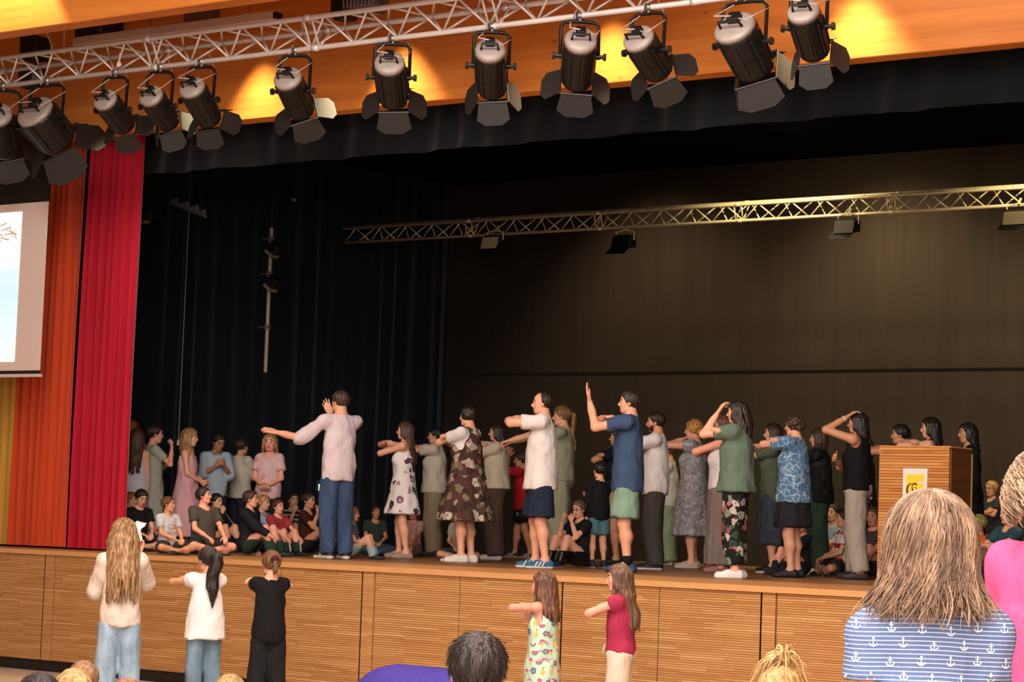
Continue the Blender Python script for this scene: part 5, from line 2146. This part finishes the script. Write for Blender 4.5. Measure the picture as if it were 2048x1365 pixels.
person('woman in dark dotted dress almost hidden behind the beige trousers woman', 1728, 872, 1149, face=96, fem=True, skin='mid', hair=('long', DKB, .7), arms=A('crosslow', 'crosslow'),
       top=dict(name='dress', mat=floral('#1b151a', ('#c9bfb6', '#1b151a', '#1b151a', '#7a3a48'), 17, .36, 3.0), sleeve='short', skirt=dict(len=.30, flare=.06)), shoes=shoe('#1b151a'))
person('woman with tied dark hair looking over lectern beside long-haired neighbour', 1802, 850, h=1.63, face=92, fem=True, skin='mid', hair=('tied', '#1b1413'), arms=A('crosstop', 'cross'),
       top=tee('#1a171a'), bottom=pants('#1f1d22'), shoes=shoe('#1a1a1a'))
person('woman with long black hair and bare arms straight behind the lectern', 1862, 836, h=1.69, face=93, fem=True, hair=('long', '#19110f', 1.1), arms=A('crosstop', 'cross'),
       top=tee('#151317', sleeve='none'), bottom=pants('#1f1d22'), shoes=shoe('#1a1a1a'))
person('woman in black dress with long dark hair beside the lectern', 1936, 847, h=1.66, face=72, fem=True, skin='mid', hair=('long', '#1a1312', .8), arms=A('down', 'down'),
       top=dict(name='dress', mat=fb('#121114'), sleeve='long', skirt=dict(len=.28, flare=.03)), shoes=shoe('#121212'))

# ================================================================== CHILDREN STANDING AT THE BACK
GB = None
person('child half hidden by the crimson curtain with head showing over the others', 264, 842, depth=27.3, face=200, kid=.6, hair=('short', '#7a4a2a'), arms=A('down', 'ear'), top=tee('#8a6a58'), bottom=pants('#2a2a30'), shoes=shoe('#222222'))
person('girl with long brown hair in white top seen from behind beside curtain', 275, 858, depth=26.6, face=195, kid=.6, fem=True, hair=('long', BRN, 1.9), arms=A('down', 'down'), top=tee('#cdd0de', sleeve='none', hem=.08), bottom=shorts('#a8707a'), shoes=shoe('#888888'))
person('girl in pale sage dress with folded arms and hand at chin', 310, 850, h=1.45, face=262, kid=.6, fem=True, hair=('short', DKB), arms=A('chin', 'fold'), skin='light',
       top=dict(name='dress', mat=fb('#a9aca0'), sleeve='short', skirt=dict(len=.36, flare=.03)), shoes=shoe('#888888'))
person('blond girl in long pink dress with hands clasped under the pull cord', 380, 857, h=1.42, face=285, kid=.6, fem=True, hair=('bob', '#8d6a42', .75), arms=A('clasp', 'clasp'),
       top=dict(name='dress', mat=fb('#cf9ea2'), sleeve='none', strap=1, skirt=dict(len=.40, flare=.06, pleat=(9, .05))), shoes=shoe('#a98a7a', low=1))
person('dark-haired boy in light blue shirt looking down at his hands', 441, 868, h=1.40, face=345, kid=.55, hair=('short', BLK), skin='tan', head=(10, -24), arms=A('fiddle', 'fiddle'),
       top=tee('#9fb0bc', sleeve='half', collar=1, hem=.06), bottom=pants('#23252c'), shoes=shoe('#222222'))
p = person('boy in cream hoodie with dark red letters turned away', 484, 877, h=1.38, face=228, kid=.55, hair=('short', '#2c1d15'), skin='mid', arms=A('fold', 'fold'),
           top=tee('#c4bea9', sleeve='long', hem=.05, ease=.018, neck=.02), bottom=pants('#23242b'), shoes=shoe('#222222'))
z = p['s'].pel[2]+p['s'].tl*.5
bars = []
for (x0, z0, x1, z1) in ((-.10, .10, -.02, .13), (-.10, .10, -.03, .02), (-.03, .02, -.09, -.02), (-.09, -.02, -.02, -.06), (-.04, .09, -.02, .0)):
    d_ = unit((x1-x0, z1-z0))*.011
    bars.append([(x0-d_[1], z+z0+d_[0]), (x1-d_[1], z+z1+d_[0]), (x1+d_[1], z+z1-d_[0]), (x0+d_[1], z+z0-d_[0])])
decal('letter_print', p['top'], bars, plain('#5c2222'), p['top'], 'back')
p = person('girl with long blond hair in pale pink print T-shirt clasping her hands', 541, 867, h=1.40, face=12, kid=.65, fem=True, skin='pink', hair=('wavy', DBL, 1.25), arms=A('clasp', 'clasp'),
           top=tee(floral('#d3b0ae', ('#c98f94', '#d3b0ae', '#d8bcb6'), 12, .45), hem=.06), bottom=pants('#23242b'), shoes=shoe('#333333'))

# ================================================================== CHILDREN SITTING ON THE STAGE
sit = dict(legs='cross', kid=.6)
person('red-haired child sitting at curtain edge in white shirt', 263, 985, depth=26, face=300, hair=('short', '#8a4a28'), arms=A('knee', 'knee'), top=tee('#c9bfc0'), bottom=shorts('#2a2a30'), shoes=shoe('#222222'), **sit)
person('dark-haired boy in black shirt looking down beside the curtain', 286, 981, depth=25, face=330, head=(0, -22), hair=('short', '#231915'), arms=A('lap', 'lap'), top=tee('#17161a'), bottom=shorts('#2a262c'), shoes=shoe('#222222'), **sit)
p = person('boy in pale grey T-shirt with orange print sitting cross-legged', 335, 994, 1110, face=322, head=(34, 6), skin='mid', hair=('short', '#4a2d1c'), arms=A('lap', 'lap'), top=tee('#b9bbc2'), bottom=shorts('#2f3236'), shoes=shoe('#26262a'), **sit)
z = p['s'].pel[2]+p['s'].tl*.42
rb = lambda z0, h_, w_: [(w_*math.cos(a)**3 if False else w_*max(-1, min(1, 1.3*math.cos(a))), z0+h_*max(-1, min(1, 1.3*math.sin(a)))) for a in np.linspace(0, 2*PI, 12, endpoint=False)]
decal('burger_print', p['top'], [(rb(z+.075, .022, .05), 0), (rb(z+.035, .010, .055), 1), (rb(z+.008, .012, .055), 0), (rb(z-.022, .010, .055), 1), (rb(z-.052, .018, .05), 0)], [plain('#c4762c'), plain('#d9d2b8')], p['top'], 'front')
person('bigger boy in charcoal T-shirt sitting cross-legged and looking up', 404, 976, 1110, face=328, head=(40, 12), skin='pink', hair=('short', '#2a201a'), arms=A('lapR', 'lapR'), girth=1.15, top=tee('#4b463f'), bottom=shorts('#23262b'), shoes=shoe('#3a362c'), legs='cross', kid=.4)
p = person('child in black jacket with white stripe behind the charcoal T-shirt boy', 433, 988, 1104, face=310, hair=('short', BLK), arms=A('chin', 'knee'), top=tee(striped('#17161a', '#d0ccc8', .06, .12, 'X'), sleeve='long'), bottom=pants('#1b1b20'), shoes=shoe('#222222'), legs='kneesup', kid=.6)
person('boy in black tracksuit jacket and dark green trousers turned to the dancers', 500, 982, 1112, face=298, head=(15, 5), skin='pink', hair=('short', '#3b2a20'), arms=A('knee', 'down'), top=tee('#191b21', sleeve='long', ease=.017), bottom=pants('#26382c', width=.015), shoes=shoe('#26262a'), legs='kneesup', kid=.55)
person('fair-haired boy in light blue shirt hugging his knees', 527, 990, 1108, face=290, head=(-10, 0), hair=('short', '#9c7444'), arms=A('hug', 'hug'), top=tee('#93a5bb', sleeve='long'), bottom=pants('#232a3c'), shoes=shoe('#222222'), legs='kneesup', kid=.7)
p = person('laughing boy in red top and dark trousers with white stripes', 556, 1000, 1111, face=320, head=(0, 4), skin='pink', hair=('short', '#4a2a1e'), arms=A('knee', 'knee'), top=tee('#9c3438', sleeve='short'), bottom=pants(striped('#23302a', '#c9c5b4', .075, .22, 'X'), width=.02), shoes=shoe('#26262a'), legs='kneesup', kid=.6)
person('boy in black and white striped shirt with hand at his cheek', 587, 985, depth=28.4, face=330, head=(-10, 0), skin='mid', hair=('short', DKB), arms=A('chin', 'knee'), top=tee(striped('#2a2424', '#b5aca0', .055, .35)), bottom=pants('#2a2a30'), shoes=shoe('#222222'), legs='kneesup', kid=.6)
person('boy in dark maroon T-shirt hugging bare knees with hand at mouth', 617, 986, depth=26.4, face=300, head=(-5, 2), skin='mid', hair=('short', '#2a1c14'), arms=A('chin', 'hug'), top=tee('#3a1f1c'), bottom=shorts('#2a2228', len=.3), shoes=shoe('#222222'), legs='kneesup', kid=.6)
person('child with auburn hair peeping out beside the blue jeans', 692, 994, depth=26, face=20, skin='light', hair=('short', '#7a4522'), arms=A('knee', 'knee'), top=tee('#5a4a44'), bottom=pants('#3a4454'), shoes=shoe('#222222'), legs='kneesup', kid=.7)
person('child in pale blue trousers crouching behind the conducting man', 706, 1014, depth=25.0, face=280, skin='light', hair=('bob', '#6a4a34', .3), arms=A('lap', 'lap'), top=tee('#5d6a78'), bottom=pants('#93a9ab', width=.01), shoes=shoe('#222222'), legs='kneesup', kid=.9)
person('boy in dark green T-shirt and jeans sitting cross-legged before the drape', 752, 1012, depth=27.8, face=350, head=(10, 0), skin='mid', hair=('short', '#33231a'), arms=A('lap', 'lap'), top=tee('#34403a'), bottom=pants(denim('#46596c')), shoes=shoe('#222222'), legs='cross', kid=.6)
person('child in pink and white sitting behind the floral sundress', 828, 1012, depth=27.6, face=20, skin='pink', hair=('long', '#6b4028', .8), arms=A('knee', 'knee'), fem=True, top=tee('#cf9f9c'), bottom=shorts('#8a7468', len=.3), shoes=shoe('#d0c8c0'), legs='kneesup', kid=.7)
person('child sitting cross-legged behind the brown pinafore dress', 925, 1012, depth=25.5, face=10, skin='mid', hair=('short', '#4a3324'), arms=A('lap', 'lap'), top=tee('#a9a49c'), bottom=shorts('#3a3f3a'), shoes=shoe('#c9c4b8'), legs='cross', kid=.8)
p = person('boy with glasses in black T-shirt leaning face on his hand', 1158, 1002, depth=24, face=50, head=(10, -6), skin='light', hair=('short', '#5d4630'), arms=A('chin', 'chin'), top=tee('#16161a'), bottom=pants(plain('#0f1014', .25)), shoes=shoe('#1f2a48', '#b9b5b0'), legs='kneesup', kid=.5)
glasses(p)
person('child sitting behind the blue blouse woman with hand in lap', 1606, 1034, depth=23.9, face=60, skin='pink', hair=('short', '#4a3020'), arms=A('knee', 'knee'), top=tee('#23262b'), bottom=pants('#1f2228'), shoes=shoe('#222222'), legs='kneesup', kid=.8)
person('child in light blue shirt sitting behind green and beige trousers', 1668, 1008, depth=27.6, face=40, skin='light', hair=('short', '#2f221a'), arms=A('knee', 'knee'), top=tee('#7f95a8'), bottom=pants('#23262b'), shoes=shoe('#222222'), legs='kneesup', kid=.6)
p = person('cross-legged child in white and red shirt between green and beige trousers', 1688, 1020, depth=24.3, face=75, skin='mid', hair=('short', '#2a1c16'), arms=A('lap', 'lap'), top=tee(striped('#cfcac6', '#a12a34', .15, .34)), bottom=shorts('#2a2228'), shoes=shoe('#222222'), legs='cross', kid=.7)
person('ruddy-faced child with light brown hair beside the lectern base', 1748, 1016, depth=24, face=30, skin='pink', hair=('short', '#6a4d33'), arms=A('knee', 'knee'), top=tee('#4a3a3e'), bottom=pants('#3a3230'), shoes=shoe('#8a4a4a'), legs='kneesup', kid=.6)
p = person('blond boy with glasses in dark T-shirt standing with folded arms', 1984, 963, depth=26.8, face=40, skin='mid', hair=('short', '#a38245'), arms=A('fold', 'fold'), top=tee('#2b2c30'), bottom=shorts('#7d9668'), shoes=shoe('#222222'), kid=.8)
glasses(p)
s_ = p['s']
z = s_.pel[2]+s_.tl*.55
decal('chest_print', p['top'], [[(-.05, z), (.05, z), (.05, z+.022), (.02, z+.016), (0, z+.024), (-.02, z+.016), (-.05, z+.022)]], plain('#c9c9c9'), p['top'], 'front')
person('child in bright orange T-shirt sitting beside the lectern', 1958, 1030, depth=23.5, face=60, skin='mid', hair=('short', '#8d8a4a'), arms=A('lap', 'lap'), top=tee('#e0591c'), bottom=shorts('#2a2a30'), shoes=shoe('#222222'), legs='cross', kid=.8)
person('child in dark teal shirt crouching nearest the curly-haired woman', 2018, 1006, depth=22, face=50, skin='light', hair=('short', '#2a1d18'), arms=A('knee', 'hug'), top=tee('#2d4a54'), bottom=pants('#33302f'), shoes=shoe('#222222'), legs='kneesup', kid=.5)

# ================================================================== GIRLS DANCING BEFORE THE STAGE
fl = dict(base=0.0)
p = person('girl with very long fair hair in cream sweater and light jeans', 249, 1040, h=1.60, face=176, kid=.45, fem=True, hair=('long', '#8f6b45', 2.2, 1.32, '#c7a173'), arms=A('raiseR', 'elbowout'), res=.014, girth=.84,
           top=tee('#d9c9b9', sleeve='long', hem=.035, ease=.013), bottom=pants(denim('#90a7b8', 'pale_denim'), width=.007), shoes=shoe('#dddddd'), **fl)
s_ = p['s']
strands(s_, p['root'], 260, 2.35, 3, [hairmat('#8f6b45', '#c7a173'), hairmat('#a07c52', '#d2ae80')], r0=.005, wave=.3, vol=1.12)
z = s_.pel[2]
DJ = denim('#637b90', 'seam_denim')
for sg in (-1, 1):
    decal('pocket', p['bottom'], [[(sg*.035, z+.035), (sg*.125, z+.04), (sg*.12, z-.06), (sg*.08, z-.085), (sg*.037, z-.065)]], DJ, p['bottom'], 'back', .004)
# crumpled sheet in her raised hand
hw = np.array(Matrix.Translation(p['root'].location) @ Matrix.Rotation(p['root'].rotation_euler.z, 4, 'Z') @ Vector(s_.wri[0]+s_.hdir[0]*.17).to_4d())[:3]
bm = bmesh.new()
bmesh.ops.create_grid(bm, x_segments=6, y_segments=6, size=.085)
for v_ in bm.verts:
    v_.co.z = .03*math.sin(v_.co.x*60)+.025*math.sin(v_.co.y*47+1)
    v_.co = Matrix.Rotation(1.3, 3, 'X') @ v_.co
bmesh.ops.solidify(bm, geom=bm.faces[:], thickness=.003)
pp = obj('paper_sheet', bm, plain('#e6e2dc', .7), None, True, Vector(hw)+Vector((-.02, .01, .03)))
tag(pp, 'crumpled white paper held up by the fair-haired girl', 'paper')
p = person('girl in white T-shirt and jeans with long dark braid-like ponytail', 417, 1095, h=1.39, face=158, kid=.6, fem=True, skin='mid', hair=('pony', '#1c1315', 1.95, 2.2), arms=A('cross', 'crossout'), res=.014, head=(14, 0), girth=.92,
           top=tee('#e6e1de', sleeve='cap', hem=.06, flare=.03), bottom=pants(denim('#6f8798', 'mid_denim'), width=.004), shoes=shoe('#dddddd'), **fl)
p = person('girl in black T-shirt and black trousers with pinned bun', 544, 1103, h=1.38, face=168, kid=.6, fem=True, hair=('pony', '#6d4a2e', .5, .75, '#8d6a44'), arms=A('crosstop', 'cross'), res=.014, girth=.86, head=(4, 0),
           top=tee('#141316', hem=.05, flare=.006), bottom=pants('#1b1b1c', width=.012), shoes=shoe('#222222'), **fl)
s_ = p['s']
bm = bmesh.new()
c = s_.headc+s_.RH @ (V3(0, -.53, .20)*s_.hh)
bmesh.ops.create_uvsphere(bm, u_segments=14, v_segments=10, radius=.036)
bmesh.ops.translate(bm, verts=bm.verts, vec=Vector(c))
obj('scrunchie', bm, fb('#4a1c28'), p['root'], True)

p = person('girl in mint strap dress with fruit print and long brown hair', 1089, 1145, h=1.31, face=112, kid=.8, fem=True, skin='pink', hair=('wavy', '#5a3827', 1.15, 1.0, '#8a5f42'), arms=A('chest', 'cross'), res=.013, hres=.035,
           top=dict(name='dress', mat=fb('#bcd8c4'), sleeve='none', strap=1, hem=.02, skirt=dict(len=.34, flare=.03, pleat=(5, .03))), shoes=shoe('#dddddd'), **fl)
strands(p['s'], p['root'], 200, 1.45, 5, [hairmat('#5a3827', '#8a5f42'), hairmat('#4a2d20', '#7a5238')], r0=.005, wave=.6)
s_ = p['s']
PK, YL, GN, GY, LV, DP = (plain(c) for c in ('#e0567a', '#eab84a', '#4d9a5a', '#6d7080', '#c9a0b8', '#f0a08c'))
FM = [PK, YL, GN, GY, LV, DP]


def figure(kind, u, w, r):
    out = []
    if kind == 0:      # melon wedge with rind
        arcp = [(u+r*math.cos(a), w+r*math.sin(a)) for a in np.linspace(PI, 2*PI, 8)]
        out.append((arcp, 2))
        out.append(([(u+(x-u)*.8, w+(y-w)*.8+.001) for x, y in arcp], 0))
    elif kind == 1:    # pineapple
        out.append(([(u+r*.55*math.cos(a), w+r*.85*math.sin(a)) for a in np.linspace(0, 2*PI, 10, endpoint=False)], 1))
        out.append(([(u-r*.4, w+r*1.5), (u, w+r*.75), (u+r*.4, w+r*1.5), (u, w+r*1.15)], 2))
    elif kind == 2:    # ice cream
        out.append(([(u-r*.5, w), (u, w-r*1.2), (u+r*.5, w)], 1))
        out.append(([(u+r*.62*math.cos(a), w+r*.25+r*.55*math.sin(a)) for a in np.linspace(-.4, PI+.4, 9)], 0))
    elif kind == 3:    # rainbow
        for q_, (ra, rb_) in enumerate(((1.1, .9), (.85, .65), (.6, .4))):
            an = np.linspace(0, PI, 8)
            for a0, a1 in zip(an, an[1:]):
                out.append(([(u+r*ra*math.cos(a0), w+r*ra*math.sin(a0)), (u+r*ra*math.cos(a1), w+r*ra*math.sin(a1)), (u+r*rb_*math.cos(a1), w+r*rb_*math.sin(a1)), (u+r*rb_*math.cos(a0), w+r*rb_*math.sin(a0))], (5, 4, 3)[q_]))
    elif kind == 4:    # blossom
        for a in np.linspace(0, 2*PI, 5, endpoint=False):
            cx, cy = u+r*.55*math.cos(a), w+r*.55*math.sin(a)
            out.append(([(cx+r*.36*math.cos(b_), cy+r*.36*math.sin(b_)) for b_ in np.linspace(0, 2*PI, 7, endpoint=False)], 3))
    elif kind == 5:    # dashes
        for q_ in range(3):
            y = w+(q_-1)*r*.55
            out.append(([(u-r*.8, y-r*.3), (u+r*.7, y+r*.25), (u+r*.72, y+r*.38), (u-r*.8, y-r*.16)], 3))
    return out


for side, xs in (('left', np.arange(-.14, .15, .072)), ('back', np.arange(-.15, .16, .072))):
    shapes = []
    zt = s_.pel[2]+s_.tl*.80
    row = 0
    z = s_.pel[2]-.31*s_.H
    while z < zt:
        for ci, x in enumerate(xs):
            k = int(nrs.randint(0, 6))
            shapes += figure(k, x+(.029 if row % 2 else 0)+nrs.uniform(-.008, .008), z+nrs.uniform(-.012, .012), .028+nrs.uniform(-.004, .004))
        z += .074
        row += 1
    decal('fruit_print', p['top'], shapes, FM, p['top'], side, .003)
p = person('girl in raspberry T-shirt and cream trousers with long straight brown hair', 1240, 1130, h=1.39, face=97, kid=.65, fem=True, skin='pink', hair=('long', '#5d4130', 1.75, 1.0, '#8a6a50'), arms=A('chest', 'chest'), res=.013, hres=.035, lean=2,
           top=tee('#a32f4c', sleeve='cap', hem=.0, tight=1), bottom=pants('#d9c6b2', width=.024), shoes=shoe('#dddddd'), **fl)
strands(p['s'], p['root'], 220, 2.0, 6, [hairmat('#5d4130', '#8a6a50'), hairmat('#6a4b37', '#957459')], r0=.004, wave=.2)
s_ = p['s']
bm = bmesh.new()
a = s_.pel+V3(-.02, .068*s_.H, .05*s_.H)
path(bm, [a, a+V3(-.02, .03, .0), a+V3(-.03, .035, -.05), a+V3(-.01, .02, -.085)], .004, 5)
path(bm, [a, a+V3(.01, .03, -.02), a+V3(.015, .03, -.09)], .004, 5)
obj('drawstring', bm, plain('#e2d6c6'), p['bottom'], True)

# ================================================================== AUDIENCE
slab('floor_tribune', (-14, -24, 0), (3.9, -11.4, .40), VINYL)
p = person('boy with thick dark brown hair in the audience seen from behind', 958, 1270, depth=6.4, base=0, face=178, kid=.6, hair=('short', '#2a2220'), arms=A('down', 'down'), res=.012, hres=.03, top=tee('#3a4a6a'), bottom=pants('#2a2a30'), shoes=shoe('#333333'))
strands(p['s'], p['root'], 2700, .26, 9, [hairmat('#241c1b', '#5a4c48', 30), hairmat('#2e2523', '#6a5a55', 30)], 'short', r0=.0016, segs=6)
p = person('girl with wavy blond-brown hair in blue striped anchor T-shirt', 1862, 1000, depth=4.65, base=.40, face=172, kid=.55, fem=True, skin='pink', hair=('bob', '#5f473a', .46, 1.16, '#987862'), arms=A('hang', 'hang'), res=.010, hres=.03, girth=.78, hd=.140,
           top=tee(striped('#60749e', '#c3ccdc', .0086, .22, 'Z', .02), sleeve='short', fr=.40, hem=.05, flare=.01, ease=.008), bottom=pants('#2a2f3a'), shoes=shoe('#333333'))
HM = [hairmat('#78604f', '#957a64', 30), hairmat('#8a6f5a', '#ab8e72', 30), hairmat('#9f8266', '#c6a684', 30)]
strands(p['s'], p['root'], 2300, .86, 21, HM, r0=.0026, vol=1.2, segs=14, wave=2.8, jit=.02)
s_ = p['s']
anch = []


def anchor(u, w, r):
    L_ = []
    L_.append([(u-r*.1, w-r*.8), (u+r*.1, w-r*.8), (u+r*.1, w+r*.55), (u-r*.1, w+r*.55)])
    L_.append([(u-r*.45, w+r*.3), (u+r*.45, w+r*.3), (u+r*.45, w+r*.45), (u-r*.45, w+r*.45)])
    L_.append([(u+r*.25*math.cos(a), w+r*.78+r*.25*math.sin(a)) for a in np.linspace(0, 2*PI, 7, endpoint=False)])
    an = np.linspace(PI*1.05, PI*1.95, 7)
    for a0, a1 in zip(an, an[1:]):
        L_.append([(u+r*.85*math.cos(a0), w-.05*r+r*.85*math.sin(a0)), (u+r*.85*math.cos(a1), w-.05*r+r*.85*math.sin(a1)), (u+r*.62*math.cos(a1), w-.0*r+r*.62*math.sin(a1)), (u+r*.62*math.cos(a0), w+r*.62*math.sin(a0))])
    return L_


row = 0
z = s_.pel[2]-.02
while z < s_.neck[2]:
    for k in range(-4, 5):
        anch += anchor(k*.058+(.029 if row % 2 else 0)+nrs.uniform(-.006, .006), z+nrs.uniform(-.005, .005), .0105)
    z += .033
    row += 1
decal('anchor_print', p['top'], anch, plain('#dfe5ee'), p['top'], 'back', .0022)
p = person('woman with curly ash-blond hair in bright pink T-shirt at picture edge', 2112, 903, depth=5.6, base=.40, face=228, girth=.95, kid=.2, fem=True, skin='pink', hair=('curly', '#7c6650', .6, 1.0, '#b9a184'), arms=A('down', 'down'), res=.011, hres=.035,
           top=tee('#dc5c92', sleeve='short', hem=.05, ease=.016), bottom=pants('#2a2f3a'), shoes=shoe('#333333'))
strands(p['s'], p['root'], 800, .45, 31, [hairmat('#917a62', '#b39a7e', 30), hairmat('#a58c70', '#c9b090', 30)], 'curl', r0=.0036, segs=12)
p = person('small blond child with hair tied up in a spraying tuft', 1566, 1335, depth=7.4, base=0, face=200, kid=1.0, fem=True, skin='pink', hair=('short', '#c49a63', .6, .9, '#e0bd86'), arms=A('down', 'down'), res=.012, hres=.035, top=tee('#c9a0a8'), bottom=pants('#444a5a'), shoes=shoe('#333333'))
strands(p['s'], p['root'], 80, .85, 41, [hairmat('#cda56c', '#ecd09c', 40), hairmat('#b98f58', '#e0bd86', 40)], 'sprout', r0=.0042, segs=10)
kd = dict(base=0.0, legs='kneesup', kid=.7, res=.016, hres=.04)
person('light brown-haired child sitting on hall floor behind the blond bun', 168, 1325, depth=12.8, face=170, hair=('short', '#8a6647'), arms=A('knee', 'knee'), top=tee('#6a7a5a'), bottom=pants('#3a3f4a'), shoes=shoe('#333333'), **kd)
person('blond child with hair bun sitting on the hall floor', 148, 1342, depth=11.2, face=165, fem=True, hair=('bun', '#b98f5c', .6, 1.0, '#d9b582'), arms=A('knee', 'knee'), top=tee('#c98a9a'), bottom=pants('#3a3f4a'), shoes=shoe('#333333'), **kd)
person('black-haired child sitting on the hall floor at the picture corner', 80, 1351, depth=9.8, face=175, hair=('short', '#17100f'), arms=A('knee', 'knee'), top=tee('#4a5a7a'), bottom=pants('#3a3f4a'), shoes=shoe('#333333'), **kd)
person('fair child before the long-haired girl with only the crown showing', 256, 1360, depth=12, face=180, hair=('short', '#a06a52'), arms=A('knee', 'knee'), top=tee('#7a5a5a'), bottom=pants('#3a3f4a'), shoes=shoe('#333333'), **kd)
person('ash-blond child near the black-clad girl with only the crown showing', 461, 1352, depth=12, face=180, hair=('short', '#9a7f52'), arms=A('knee', 'knee'), top=tee('#5a7a6a'), bottom=pants('#3a3f4a'), shoes=shoe('#333333'), **kd)

# violet-blue padded mat standing before the stage
q0, q1 = on_y(690, 1365, -3.0), on_y(1000, 1352, -3.0)
bm = bmesh.new()
zt_ = float(on_y(860, 1347, -3.0)[2])
n = 14
for k in range(2):
    pass
v = Vol((q0[0]-.1, -3.35, 0), (q1[0]+.1, -2.7, zt_+.1), .03)
xm = (q0[0]+q1[0])/2
v.cap((q0[0]+.55, -3.0, zt_-.16), (q1[0]-.45, -3.0, zt_-.17), .16, .16, k=.1)
v.cap((q0[0]+.2, -3.0, .2), (q1[0]-.2, -3.0, .2), .22, .22, k=.2)
v.cap((q0[0]+.4, -3.0, .35), (q1[0]-.3, -3.0, .35), .2, .2, k=.2)
v.clip((0, 0, .002), (0, 0, -1))
bm.free()
V, F = v.mesh()
mt = from_me('floor_cushion', quads_mesh('floor_cushion', V, F, [fb('#4a3f96')]))
tag(mt, 'violet-blue floor cushion lying before the stage doors', 'cushion')
